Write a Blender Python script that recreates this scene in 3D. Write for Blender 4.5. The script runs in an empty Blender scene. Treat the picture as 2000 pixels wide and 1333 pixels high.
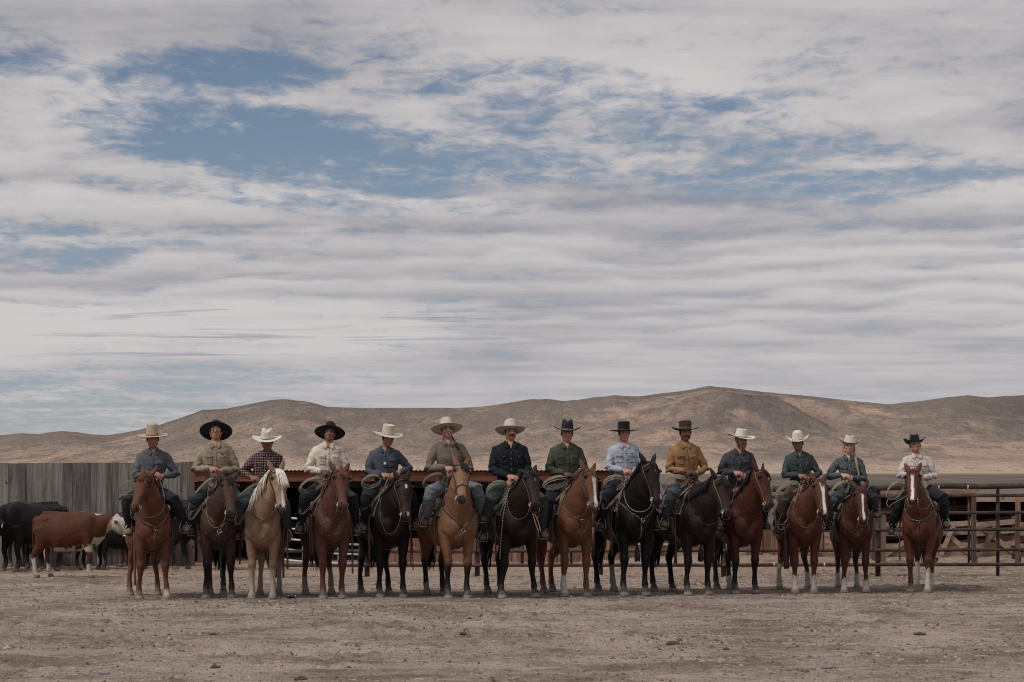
import bpy, math, random
import numpy as np
from mathutils import Vector, Matrix, noise
from mathutils.bvhtree import BVHTree
random.seed(7); RNG = np.random.default_rng(7)
scene = bpy.context.scene
COL = scene.collection
rad = math.radians
# ------------------------------------------------------------------ camera
F = 4722.0      # focal length in photo pixels (85 mm on 36 mm wide, 2000 px)
CH = 1.85       # eye height
HOR = 912.0     # horizon row in the photo
cd = bpy.data.cameras.new('camera'); cam = bpy.data.objects.new('camera', cd); COL.objects.link(cam)
cam.location = (0, 0, CH); cam.rotation_euler = (rad(90), 0, 0)
cd.sensor_width = 36; cd.lens = 85
cd.shift_y = (HOR-666.5)/2000.0
cd.clip_start = 0.5; cd.clip_end = 30000
scene.camera = cam
scene.view_settings.view_transform = 'Standard'; scene.view_settings.look = 'None'
scene.view_settings.exposure = 0.14
scene.cycles.filter_width = 1.1; scene.render.filter_size = 1.1; scene.view_settings.gamma = 1.0
scene.view_settings.use_curve_mapping = False
scene.render.resolution_x = 1024; scene.render.resolution_y = 682

class NT:
    """small node-tree writer"""
    def __init__(s, tree): s.t = tree; s.n = tree.nodes; s.l = tree.links
    def node(s, typ, **kw):
        n = s.n.new(typ)
        for k, v in kw.items(): setattr(n, k, v)
        return n
    def put(s, sock, v):
        if hasattr(v, 'is_output') or isinstance(v, bpy.types.NodeSocket): s.l.new(v, sock)
        else: sock.default_value = v
    def math(s, op, a, b=None, c=None, clamp=False):
        n = s.node('ShaderNodeMath', operation=op); n.use_clamp = clamp
        s.put(n.inputs[0], a)
        if b is not None: s.put(n.inputs[1], b)
        if c is not None: s.put(n.inputs[2], c)
        return n.outputs[0]
    def noise(s, vec, scale, detail=6, rough=.55, dist=0.0, lac=2.0):
        n = s.node('ShaderNodeTexNoise'); s.l.new(vec, n.inputs['Vector'])
        n.inputs['Scale'].default_value = scale; n.inputs['Detail'].default_value = detail
        n.inputs['Roughness'].default_value = rough; n.inputs['Distortion'].default_value = dist
        return n.outputs['Fac']
    def comb(s, x, y, z):
        n = s.node('ShaderNodeCombineXYZ')
        for i, v in enumerate((x, y, z)): s.put(n.inputs[i], v)
        return n.outputs[0]
    def sep(s, v):
        n = s.node('ShaderNodeSeparateXYZ'); s.l.new(v, n.inputs[0]); return n.outputs
    def ss(s, x, a, b, lo=0.0, hi=1.0):
        n = s.node('ShaderNodeMapRange'); n.interpolation_type = 'SMOOTHSTEP'; s.put(n.inputs[0], x)
        s.put(n.inputs[1], a); s.put(n.inputs[2], b); n.inputs[3].default_value = lo; n.inputs[4].default_value = hi
        return n.outputs[0]
    def mix(s, f, a, b, blend='MIX'):
        n = s.node('ShaderNodeMix'); n.data_type = 'RGBA'; n.blend_type = blend
        s.put(n.inputs[0], f)
        for i, v in ((6, a), (7, b)):
            if isinstance(v, (tuple, list)) and len(v) == 3: v = (*v, 1)
            s.put(n.inputs[i], v)
        return n.outputs[2]
    def mapping(s, vec, scale=(1,1,1), loc=(0,0,0), rot=(0,0,0)):
        n = s.node('ShaderNodeMapping'); s.l.new(vec, n.inputs[0])
        n.inputs['Scale'].default_value = scale; n.inputs['Location'].default_value = loc; n.inputs['Rotation'].default_value = rot
        return n.outputs[0]

# ------------------------------------------------------------------ sky and sun
SUN_EL, SUN_AZ = rad(50), rad(232)      # azimuth clockwise from +Y: high, slightly behind the camera's left shoulder
w = bpy.data.worlds.new('World'); scene.world = w; w.use_nodes = True
T = NT(w.node_tree); T.n.clear()
sky = T.node('ShaderNodeTexSky'); sky.sky_type = 'NISHITA'; sky.sun_disc = False
sky.sun_elevation = SUN_EL; sky.sun_rotation = SUN_AZ
sky.altitude = 1400; sky.air_density = 1.0; sky.dust_density = .6; sky.ozone_density = 1.3
tc = T.node('ShaderNodeTexCoord').outputs['Generated']
dx, dy, dz = T.sep(tc)
# direction in degrees-like measures
ax = T.math('ARCTAN2', dx, dy)                     # azimuth, rad
el = T.math('ARCSINE', dz)                         # elevation, rad
h = T.math('ADD', T.math('MAXIMUM', dz, 0.0), 0.070)
u = T.math('DIVIDE', dx, h); v = T.math('DIVIDE', dy, h)   # cloud-deck coordinates
deck = T.comb(u, v, 0.0)
def streak(su, sv, rot, detail, rough, dist, z):
    vec = T.mapping(deck, (su, sv, 1), (z*3.1, z*1.7, z), (0, 0, rot))
    return T.noise(vec, 1.0, detail, rough, dist)
n_big = streak(1.3, .75, .05, 3, .5, .2, 1.3)
n_mid = streak(3.2, 2.5, -.05, 8, .60, .35, 4.2)
n_fin = streak(15., 9.0, .05, 6, .62, .5, 7.7)
n_str = streak(1.1, 3.4, .03, 5, .55, .5, 9.1)
finw = T.math('MULTIPLY', T.ss(el, .060, .125, .40, 1.0), T.ss(el, .19, .155, .62, 1.0))
# rolls: long parallel billows
vv = T.math('ADD', T.math('MULTIPLY', v, 15.0), T.math('ADD', T.math('MULTIPLY', T.math('SUBTRACT', n_big, .5), 20.0), T.math('ADD', T.math('MULTIPLY', T.math('SUBTRACT', n_mid, .5), 5.0), T.math('MULTIPLY', u, 1.2))))
roll = T.math('MULTIPLY', T.math('SINE', vv), .5)
rollm = T.math('MULTIPLY', T.math('MULTIPLY', T.ss(el, .040, .070), T.ss(el, .140, .112)), T.ss(n_big, .35, .60, .55, 1.0))
def blob(cx, cy, rx, ry, soft=.55, tilt=0.0):
    """soft elliptical region of the cloud deck (centre and radii in photo px turned into angles)"""
    X = T.math('DIVIDE', T.math('SUBTRACT', ax, (cx-1000)/F), rx/F)
    Y0 = T.math('SUBTRACT', el, (HOR-cy)/F)
    Y = T.math('DIVIDE', T.math('SUBTRACT', Y0, T.math('MULTIPLY', T.math('SUBTRACT', ax, (cx-1000)/F), tilt)), ry/F)
    d = T.math('ADD', T.math('MULTIPLY', X, X), T.math('MULTIPLY', Y, Y))
    return T.ss(d, 1.0+soft, max(0.0, 1.0-soft-.35))
def M(a_, b_): return T.math('MAXIMUM', a_, b_)
def K(a_, k_): return T.math('MULTIPLY', a_, k_)
def S5(a_): return T.math('SUBTRACT', a_, .5)
b = K(blob(520, 285, 410, 82, .8, -.14), 1.0)
b = M(b, K(blob(390, 165, 270, 55, .9, .04), .80))
b = M(b, K(blob(900, 300, 330, 55, .9, -.06), .66))
b = M(b, K(blob(1150, 225, 500, 100, .9, -.14), .44))
b = M(b, K(blob(1450, 310, 560, 80, .9, -.12), .47))
b = M(b, K(blob(60, 150, 120, 30, .9), .6))
b = M(b, K(blob(60, 490, 300, 50, .9), .46))
b = M(b, K(blob(620, 390, 420, 30, .9, -.05), .58))
b = M(b, K(blob(1700, 365, 380, 42, .9, -.02), .58))
b = M(b, K(blob(60, 800, 560, 75, .9), .62))
b = M(b, K(blob(350, 745, 420, 40, .9), .42))
cov = T.math('ADD', K(S5(n_mid), 1.25), K(S5(n_fin), 1.15))
cov = T.math('ADD', cov, K(S5(n_big), .30))
cov = T.math('ADD', cov, K(S5(n_str), .35))
cov = T.math('ADD', cov, K(T.math('MULTIPLY', roll, rollm), .16))
cov = T.math('SUBTRACT', T.math('ADD', cov, .42), K(b, .72))
alpha = T.ss(cov, -.25, .33)
# brightness: sunlit tops, grey bases between the rolls
lum = T.math('MULTIPLY', T.math('ADD', K(S5(n_mid), 1.0), K(S5(n_fin), .34)), finw)
lum = T.math('ADD', lum, K(S5(n_big), .75))
lum = T.math('ADD', lum, K(S5(n_str), .60))
lum = T.math('ADD', lum, K(T.math('MULTIPLY', roll, rollm), .30))
lum = T.math('ADD', lum, K(blob(330, 640, 560, 62, .9), .42))
lum = T.math('ADD', lum, K(blob(1250, 120, 560, 95, .9, -.12), .24))
lum = T.math('ADD', lum, K(blob(1300, 520, 1000, 70, .9), .08))
# low grey slivers in front of the bright bank
sl = T.math('MULTIPLY', T.ss(n_str, .54, .64), blob(430, 625, 620, 85, .9))
lum = T.math('SUBTRACT', lum, K(sl, .55))
lum = T.math('SUBTRACT', lum, K(blob(200, 60, 500, 60, .9), .12))
lf = T.ss(lum, -.66, .46)
cl = T.mix(lf, (.225, .235, .280), (.590, .560, .560))
# thin even veil towards the horizon
veil = T.ss(el, .050, .0)
cl = T.mix(K(veil, .50), cl, (.46, .46, .485))
# blue behind, from the physical sky
bgs = T.node('ShaderNodeBackground'); T.l.new(T.mix(T.ss(el, .115, .03), (1.05,.99,1.0), (.92,.92,1.14)), (tn := T.mix(1.0, sky.outputs[0], (1,1,1), 'MULTIPLY').node).inputs[7]); T.l.new(tn.outputs[2], bgs.inputs[0]); bgs.inputs[1].default_value = .053
bgc = T.node('ShaderNodeBackground'); T.l.new(cl, bgc.inputs[0]); T.l.new(T.ss(el, .22, .90, .94, 1.35), bgc.inputs[1])   # thin cloud above the view brightened to throw more light on the riders
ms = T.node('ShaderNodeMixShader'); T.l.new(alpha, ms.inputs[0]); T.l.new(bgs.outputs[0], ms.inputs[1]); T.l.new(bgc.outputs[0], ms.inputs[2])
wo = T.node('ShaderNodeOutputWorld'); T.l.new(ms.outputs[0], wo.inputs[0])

sd = bpy.data.lights.new('sun', 'SUN'); sun = bpy.data.objects.new('sun', sd); COL.objects.link(sun)
sd.energy = 1.75; sd.angle = rad(11); sd.color = (1.0, .95, .88)
sdir = Vector((math.sin(SUN_AZ)*math.cos(SUN_EL), math.cos(SUN_AZ)*math.cos(SUN_EL), math.sin(SUN_EL)))
sun.rotation_euler = sdir.to_track_quat('Z', 'Y').to_euler()

# ------------------------------------------------------------------ helpers
def W(px, py, Y):
    """photo pixel at distance Y -> world point"""
    return Vector(((px-1000)/F*Y, Y, CH+(HOR-py)/F*Y))
def tag(o, label=None, cat=None, group=None, kind=None):
    if label: o['label'] = label
    if cat: o['category'] = cat
    if group: o['group'] = group
    if kind: o['kind'] = kind
    return o
def empty(name, loc=(0,0,0), rz=0.0, label=None, cat=None, group=None):
    o = bpy.data.objects.new(name, None); COL.objects.link(o); o.location = loc; o.rotation_euler = (0, 0, rz)
    o.empty_display_size = .2
    return tag(o, label, cat, group)
def link_mesh(name, me, mats, parent=None, smooth=True):
    if not isinstance(mats, (list, tuple)): mats = [mats]
    me.name = name
    for m in mats: me.materials.append(m)
    o = bpy.data.objects.new(name, me); COL.objects.link(o)
    if parent: o.parent = parent
    if smooth: me.shade_smooth()
    return o
def smoothstep(x, a, b):
    t = np.clip((x-a)/(b-a), 0, 1); return t*t*(3-2*t)
def bez(ps, n):
    ps = [Vector(p) for p in ps]; out = []
    for i in range(n):
        t = i/(n-1)
        q = ps[:]
        while len(q) > 1: q = [q[k].lerp(q[k+1], t) for k in range(len(q)-1)]
        out.append(q[0])
    return out
class MB:
    def __init__(s): s.v = []; s.f = []; s.mi = []; s.m = 0
    def add(s, vs, fs):
        k = len(s.v); s.v.extend([tuple(p) for p in vs]); s.f.extend([tuple(i+k for i in f) for f in fs]); s.mi.extend([s.m]*len(fs))
    def rings(s, rings, close=True, caps=True):
        n = len(rings[0]); vs = [p for r in rings for p in r]; fs = []
        for i in range(len(rings)-1):
            for j in range(n if close else n-1):
                a = i*n+j; b_ = i*n+(j+1) % n
                fs.append((a, b_, b_+n, a+n))
        if caps and close:
            fs.append(tuple(range(n-1, -1, -1))); fs.append(tuple((len(rings)-1)*n+j for j in range(n)))
        s.add(vs, fs)
    def loft(s, pts, rs, side=(1,0,0), seg=14, sides=None, pw=1.0):
        """pts centres, rs (r_side, r_other) per centre"""
        pts = [Vector(p) for p in pts]; n = len(pts); rings = []
        for i, p in enumerate(pts):
            t = (pts[min(i+1, n-1)]-pts[max(i-1, 0)]).normalized()
            sv = Vector(sides[i] if sides else side)
            sv = (sv-t*sv.dot(t)).normalized(); ov = t.cross(sv)
            r = rs[i]
            if not isinstance(r, (tuple, list)): r = (r, r)
            ring = []
            for j in range(seg):
                a = 2*math.pi*j/seg; c, d = math.cos(a), math.sin(a)
                if pw != 1.0:
                    c = math.copysign(abs(c)**pw, c); d = math.copysign(abs(d)**pw, d)
                ring.append(p+sv*(r[0]*c)+ov*(r[1]*d))
            rings.append(ring)
        s.rings(rings)
    def tube(s, pts, r, seg=6):
        pts = [Vector(p) for p in pts]; n = len(pts)
        if n < 2: return
        t0 = (pts[1]-pts[0]).normalized()
        sv = t0.orthogonal().normalized(); rings = []
        for i, p in enumerate(pts):
            t = (pts[min(i+1, n-1)]-pts[max(i-1, 0)])
            if t.length < 1e-9: t = t0
            t = t.normalized(); sv = (sv-t*sv.dot(t))
            sv = sv.normalized() if sv.length > 1e-6 else t.orthogonal().normalized()
            ov = t.cross(sv); rr = r[i] if isinstance(r, (list, tuple)) else r
            rings.append([p+sv*(rr*math.cos(2*math.pi*j/seg))+ov*(rr*math.sin(2*math.pi*j/seg)) for j in range(seg)])
        s.rings(rings)
    def ribbon(s, pts, w, th, nrm):
        """flat strap: nrm = face normal per point (or one)"""
        pts = [Vector(p) for p in pts]; n = len(pts); rings = []
        for i, p in enumerate(pts):
            t = (pts[min(i+1, n-1)]-pts[max(i-1, 0)]).normalized()
            nn = Vector(nrm[i] if isinstance(nrm, list) else nrm); nn = (nn-t*nn.dot(t))
            nn = nn.normalized() if nn.length > 1e-6 else t.orthogonal().normalized()
            sv = t.cross(nn); ww = w[i] if isinstance(w, list) else w
            rings.append([p+sv*ww/2+nn*th, p-sv*ww/2+nn*th, p-sv*ww/2-nn*0.001, p+sv*ww/2-nn*0.001])
        s.rings(rings)
    def box(s, c, size, rot=None):
        c = Vector(c); sx, sy, sz = [q/2 for q in size]
        vs = [Vector((x*sx, y*sy, z*sz)) for x in (-1, 1) for y in (-1, 1) for z in (-1, 1)]
        if rot is not None: vs = [rot @ p for p in vs]
        s.add([p+c for p in vs], [(0,1,3,2),(4,6,7,5),(0,4,5,1),(2,3,7,6),(0,2,6,4),(1,5,7,3)])
    def beam(s, a, b_, w_, d_, up=(0,0,1)):
        """rectangular bar from a to b"""
        a = Vector(a); b_ = Vector(b_); t = (b_-a).normalized(); up = Vector(up)
        sv = t.cross(up).normalized() if abs(t.dot(up)) < .99 else Vector((1,0,0)); ov = sv.cross(t)
        s.rings([[p+sv*(w_/2*i)+ov*(d_/2*j) for i, j in ((-1,-1),(1,-1),(1,1),(-1,1))] for p in (a, b_)])
    def ell(s, c, r, rot=None, seg=12, rg=8):
        c = Vector(c); rings = []
        for i in range(rg+1):
            ph = math.pi*(i+.0)/rg; ph = min(max(ph, .06), math.pi-.06)
            ring = []
            for j in range(seg):
                th = 2*math.pi*j/seg
                p = Vector((r[0]*math.sin(ph)*math.cos(th), r[1]*math.sin(ph)*math.sin(th), r[2]*math.cos(ph)))
                if rot is not None: p = rot @ p
                ring.append(c+p)
            rings.append(ring[::-1])
        s.rings(rings)
    def mesh(s, name='m'):
        me = bpy.data.meshes.new(name); me.from_pydata(s.v, [], s.f); me.update()
        return me
    def obj(s, name, mats, parent=None, smooth=True):
        me = s.mesh(name); mi = s.mi
        o = link_mesh(name, me, mats, parent, smooth)
        if any(mi): me.polygons.foreach_set('material_index', mi)
        return o
def remesh(mb, voxel, it=4, fac=.5):
    me = mb.mesh('tmp'); o = bpy.data.objects.new('tmp', me); COL.objects.link(o)
    m = o.modifiers.new('r', 'REMESH'); m.mode = 'VOXEL'; m.voxel_size = voxel; m.use_smooth_shade = True
    if it:
        q = o.modifiers.new('s', 'SMOOTH'); q.factor = fac; q.iterations = it
    dg = bpy.context.evaluated_depsgraph_get(); ev = o.evaluated_get(dg)
    out = bpy.data.meshes.new_from_object(ev, depsgraph=dg)
    bpy.data.objects.remove(o); bpy.data.meshes.remove(me)
    out.materials.clear()
    return out
def coords(me):
    a = np.empty(len(me.vertices)*3); me.vertices.foreach_get('co', a); return a.reshape(-1, 3)
def normals(me):
    a = np.empty(len(me.vertices)*3); me.vertex_normals.foreach_get('vector', a); return a.reshape(-1, 3)
def set_coords(me, P): me.vertices.foreach_set('co', P.ravel()); me.update()
def set_col(me, C, name='Col'):
    if C.shape[1] == 3: C = np.hstack([C, np.ones((len(C), 1))])
    at = me.color_attributes.new(name, 'FLOAT_COLOR', 'POINT'); at.data.foreach_set('color', C.ravel().astype(np.float32))
def bvh_of(me):
    return BVHTree.FromPolygons([v.co.copy() for v in me.vertices], [tuple(p.vertices) for p in me.polygons])
def join_mb(me, mb):
    """append mb's geometry to mesh me (returns new mesh, index where the new vertices start)"""
    P = coords(me); k = len(P)
    fs = [tuple(p.vertices) for p in me.polygons]+[tuple(i+k for i in f) for f in mb.f]
    out = bpy.data.meshes.new(me.name); out.from_pydata([tuple(p) for p in P]+list(mb.v), [], fs); out.update()
    bpy.data.meshes.remove(me); return out, k
def hug(bvh, p, off):
    p = Vector(p); loc, nrm, _, d = bvh.find_nearest(p)
    if loc is None: return p
    if (p-loc).dot(nrm) < off: return loc+nrm*off
    return p
def vnoise(P, scale, seed=0, octaves=3):
    """cheap vectorised value noise on (N,3)"""
    out = np.zeros(len(P)); amp = 1.0; tot = 0
    for o in range(octaves):
        Q = P*scale*(2**o)+seed*17.13+o*5.7
        I = np.floor(Q).astype(np.int64); Fr = Q-I; Fr = Fr*Fr*(3-2*Fr)
        def hsh(i, j, k):
            n = (i*374761393+j*668265263+k*2147483647+seed*974711) & 0xffffffff
            n = ((n ^ (n >> 13))*1274126177) & 0xffffffff
            return ((n ^ (n >> 16)) & 0xffff)/65535.0
        acc = 0
        for di in (0, 1):
            for dj in (0, 1):
                for dk in (0, 1):
                    wgt = (Fr[:,0] if di else 1-Fr[:,0])*(Fr[:,1] if dj else 1-Fr[:,1])*(Fr[:,2] if dk else 1-Fr[:,2])
                    acc = acc+wgt*hsh(I[:,0]+di, I[:,1]+dj, I[:,2]+dk)
        out += amp*acc; tot += amp; amp *= .5
    return out/tot
# ------------------------------------------------------------------ materials
def mat_new(name):
    m = bpy.data.materials.new(name); m.use_nodes = True; t = NT(m.node_tree)
    bs = t.n['Principled BSDF']; return m, t, bs
_mc = {}
def mat(name, col, rough=.7, var=.25, scale=8.0, bump=.15, bscale=None, metal=0.0, dirt=None, stretch=(1,1,1), sheen=0.0, dist=.01):
    """one surface: two scales of tone variation plus bump"""
    if name in _mc: return _mc[name]
    m, t, bs = mat_new(name)
    oc = t.mapping(t.node('ShaderNodeTexCoord').outputs['Object'], stretch)
    n1 = t.noise(oc, scale, 5, .6); n2 = t.noise(oc, scale*5.3, 4, .6)
    f = t.math('ADD', t.math('MULTIPLY', n1, .65), t.math('MULTIPLY', n2, .35))
    f = t.ss(f, .30, .70)
    lo = tuple(c*(1-var) for c in col); hi = tuple(min(1, c*(1+var)) for c in col)
    c = t.mix(f, lo, hi)
    if dirt:
        c = t.mix(t.ss(t.noise(oc, scale*.6, 4, .6), .5, .72, 0, dirt[1]), c, dirt[0])
    t.l.new(c, bs.inputs['Base Color'])
    bs.inputs['Roughness'].default_value = rough; bs.inputs['Metallic'].default_value = metal
    if not metal: bs.inputs['Specular IOR Level'].default_value = .18 if rough > .5 else .4
    if sheen: bs.inputs['Sheen Weight'].default_value = sheen
    if bump:
        b_ = t.node('ShaderNodeBump'); b_.inputs['Strength'].default_value = bump; b_.inputs['Distance'].default_value = dist
        t.l.new(t.noise(oc, bscale or scale*4, 5, .65), b_.inputs['Height']); t.l.new(b_.outputs[0], bs.inputs['Normal'])
    _mc[name] = m; return m
# ================================================================== SETTING
# ---- ground: near yard as a finely displaced sheet, then a plain out to the horizon
def ground_mat():
    m, t, bs = mat_new('yard_dirt')
    P = t.node('ShaderNodeNewGeometry').outputs['Position']
    a = t.noise(P, .55, 5, .6); b_ = t.noise(t.mapping(P, (1, 2.2, 1)), 1.6, 5, .62); c_ = t.noise(t.mapping(P, (1, .45, 1)), 11, 6, .72); d_ = t.noise(t.mapping(P, (1, .3, 1)), 42, 4, .75)
    f = t.math('ADD', t.math('MULTIPLY', a, .40), t.math('ADD', t.math('MULTIPLY', b_, .34), t.math('MULTIPLY', c_, .26)))
    col = t.mix(t.ss(f, .40, .60), (.160, .122, .100), (.368, .302, .258))
    trk = t.noise(t.mapping(P, (.18, 1.3, 1)), 1.0, 4, .5, .4)                      # scraped, dusty wheel tracks
    col = t.mix(t.ss(trk, .54, .66, 0, .50), col, (.375, .312, .272))
    # dark litter and manure crumbs, pale straw and stones
    col = t.mix(t.math('MULTIPLY', t.ss(c_, .57, .68), t.ss(b_, .44, .62, .15, .85)), col, (.075, .052, .038))
    col = t.mix(t.ss(d_, .54, .64, 0, .70), col, (.105, .077, .058))
    col = t.mix(t.ss(t.noise(t.mapping(P, (1, .3, 1), (3,7,1)), 50, 3, .65), .60, .70, 0, .6), col, (.46, .39, .33))
    sep = t.sep(P)
    straw = t.math('MULTIPLY', t.ss(sep[1], 38.2, 42.5), t.ss(t.noise(P, 3.0, 5, .6), .36, .58))
    col = t.mix(t.math('MULTIPLY', straw, .65), col, (.33, .235, .165))
    # damp churned dirt to the right
    damp = t.math('MULTIPLY', t.math('MULTIPLY', t.ss(sep[0], 3.0, 6.5), t.ss(sep[1], 33.5, 36.5)), t.ss(t.noise(P, 2.2, 5, .7), .45, .58))
    col = t.mix(t.math('MULTIPLY', damp, .55), col, (.105, .08, .06))
    # pasture beyond the pens
    far = t.ss(sep[1], 60, 75)
    pn = t.noise(t.mapping(P, (1, .15, 1)), .06, 6, .6)
    pas = t.mix(t.ss(pn, .40, .60), (.115, .100, .090), (.165, .140, .122))
    pas = t.mix(t.ss(sep[1], 500, 800), pas, (.40, .31, .225))
    col = t.mix(far, col, pas)
    t.l.new(col, bs.inputs['Base Color']); bs.inputs['Roughness'].default_value = .95
    bs.inputs['Specular IOR Level'].default_value = .0
    hgt = t.math('ADD', t.math('MULTIPLY', c_, .6), t.math('MULTIPLY', d_, .4))
    b1 = t.node('ShaderNodeBump'); b1.inputs['Strength'].default_value = .9; b1.inputs['Distance'].default_value = .06
    t.l.new(hgt, b1.inputs['Height']); t.l.new(b1.outputs[0], bs.inputs['Normal'])
    return m
GM = ground_mat()
def ground_h(P):
    """yard relief in metres"""
    x, y = P[:,0], P[:,1]
    z = (vnoise(P*[1,1.6,0], .7, 3, 3)-.5)*.06+(vnoise(P*[1,1.3,0], 4.5, 5, 3)-.5)*.060
    churn = smoothstep(vnoise(P, .45, 9, 2), .42, .66)
    z += (.25+churn)*(vnoise(P, 9.0, 11, 2)-.5)*.085
    # levelled under the line of horses
    k = np.exp(-((y-35.2)/1.6)**2); z = z*(1-.75*k)-.006*k
    # bank of dirt and straw behind the pipe fence
    z += .17*smoothstep(y, 41.3, 43.6)*(1-smoothstep(y, 45.0, 47.0))*smoothstep(x, 0.5, 3.2)*(.6+.9*vnoise(P, .9, 21, 3))*smoothstep(-x, -8.2, -5.0)
    return z
def sheet(xs, ys, hf):
    X, Y = np.meshgrid(xs, ys); P = np.stack([X.ravel(), Y.ravel(), np.zeros(X.size)], 1)
    P[:,2] = hf(P); nx, ny = len(xs), len(ys)
    i = np.arange(nx*ny).reshape(ny, nx)
    Fs = np.stack([i[:-1,:-1].ravel(), i[:-1,1:].ravel(), i[1:,1:].ravel(), i[1:,:-1].ravel()], 1)
    me = bpy.data.meshes.new('sheet'); me.from_pydata(P.tolist(), [], Fs.tolist()); me.update(); return me
def axis(core0, core1, step, outs):
    a = list(np.arange(core0, core1+1e-6, step)); return [-o for o in outs[::-1]]+a+list(outs) if core0 < 0 else a
xs = np.array([-2600,-1500,-900,-500,-150,-60,-30,-18,-14]+list(np.arange(-11,11.01,.042))+[14,18,30,60,150,500,900,1500,2600])
ys = np.concatenate([[-60,-20,0,8,14], np.arange(18, 28, .05), np.arange(28, 50, .065), [51,53,56,60,66,75,90,120,170,250,400,700,1200,1800,2600]])
def hfun(P):
    z = ground_h(P); core = smoothstep(-np.abs(P[:,0]), -14, -11)*smoothstep(P[:,1], 14, 18)*(1-smoothstep(P[:,1], 50, 56))
    return z*core
gr = link_mesh('ground', sheet(xs, ys, hfun), GM); tag(gr, kind='structure')

# loose gravel, crumbs of dung and straw lying on the yard: uncountable
def gravel():
    mb = MB(); N = 62000
    y = 20.2+(RNG.random(N)**.85)*22; x = (RNG.random(N)-.5)*2*(.222*y)
    P = np.stack([x, y, np.zeros(N)], 1); z = ground_h(P)
    dens = smoothstep(vnoise(P*[1,2,1], .6, 33, 3), .38, .62)
    keep = RNG.random(N) < (.25+.75*dens)
    s0 = .006+.030*RNG.random(N)**4.0*(.5+.5*smoothstep(vnoise(P*[1,2.4,0], 1.1, 61, 3), .45, .62)); kd = RNG.random(N)
    base = [(1,0,-.3),(.3,1,-.3),(-.9,.5,-.3),(-.6,-.8,-.3),(.5,-.9,-.3),(.1,.1,1)]
    vs = []; fs = []; mi = []
    for i in np.nonzero(keep)[0]:
        k = len(vs); s = s0[i]; a = random.random()*6.28; ca, sa = math.cos(a), math.sin(a)
        sx, sy, sz = (s*(.7+.6*random.random()), s*(.7+.6*random.random()), s*(.35+.5*random.random()))
        if kd[i] > .90: sx, sy, sz = s*3.6, s*.22, s*.2      # straw
        m = 2 if kd[i] > .90 else (1 if kd[i] > .80 else (3 if kd[i] > .45 else 0))
        for b_ in base:
            bx, by = b_[0]*sx, b_[1]*sy
            vs.append((x[i]+bx*ca-by*sa, y[i]+bx*sa+by*ca, z[i]+b_[2]*sz))
        for f in ((0,1,5),(1,2,5),(2,3,5),(3,4,5),(4,0,5)): fs.append(tuple(k+q for q in f)); mi.append(m)
    me = bpy.data.meshes.new('gravel'); me.from_pydata(vs, [], fs); me.update()
    o = link_mesh('gravel', me, [mat('dirt_clod', (.105,.075,.055), .95, .4, 3, 0), mat('pebble', (.34,.31,.29), .85, .3, 3, 0), mat('straw', (.42,.33,.22), .8, .2, 5, 0), mat('pale_clod', (.30,.24,.195), .95, .3, 3, 0)], smooth=False)
    me.polygons.foreach_set('material_index', mi)
    tag(o, kind='stuff')
gravel()
# larger clods one can point at
def clod(px, py, r, flat, name, m, label, group):
    Y = F*CH/(py-HOR); c = W(px, py, Y)
    mb = MB(); mb.ell((0,0,r*flat*.4), (r, r*.8, r*flat), seg=16, rg=10)
    me = mb.mesh(); P = coords(me); P *= (1+.5*(vnoise(P+px, 1.2/r, int(px) % 50, 3)-.5))[:,None]; set_coords(me, P)
    o = link_mesh(name, me, m); o.location = (c.x, Y, float(ground_h(np.array([[c.x, Y, 0]]))[0]))
    tag(o, label, name.replace('_', ' '), group)
dm = mat('dung', (.085,.058,.038), .95, .4, 30, .6)
sm = mat('stone', (.20,.19,.19), .85, .3, 20, .5)
clod(1313, 1258, .075, .38, 'dung_pat', dm, 'largest brown dung pat on the dirt right of centre in the foreground', 'dung pats on the yard')
clod(1418, 1271, .035, .5, 'dung_pat', dm, 'small round dung lump just right of the largest pat', 'dung pats on the yard')
clod(416, 1242, .05, .35, 'dung_pat', dm, 'flat dung pat in front of the second horse from the left', 'dung pats on the yard')
clod(422, 1306, .045, .5, 'dung_pat', dm, 'dung pat near the bottom edge, below the second horse from the left', 'dung pats on the yard')
clod(1578, 1224, .055, .3, 'dung_pat', dm, 'thin dark dung pat in front of the horse with white front socks', 'dung pats on the yard')
clod(1796, 1241, .07, .28, 'dung_pat', dm, 'flat dark dung pat in front of the rightmost horse', 'dung pats on the yard')
clod(904, 1238, .045, .4, 'dung_pat', dm, 'dung pat in front of the buckskin horse', 'dung pats on the yard')
clod(588, 1330, .06, .5, 'dung_pat', dm, 'dark clod cut by the bottom edge left of centre', 'dung pats on the yard')
clod(1615, 1307, .055, .45, 'grey_stone', sm, 'blue grey stone near the bottom edge right of centre', 'stones on the yard')
clod(1535, 1243, .04, .6, 'grey_stone', sm, 'grey stone beside a clump of weeds in the middle right foreground', 'stones on the yard')
clod(1543, 1186, .035, .6, 'grey_stone', sm, 'small grey stone close to the hooves of the white-legged chestnut', 'stones on the yard')
clod(206, 1319, .04, .5, 'grey_stone', sm, 'pale stone near the bottom left corner', 'stones on the yard')
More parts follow.
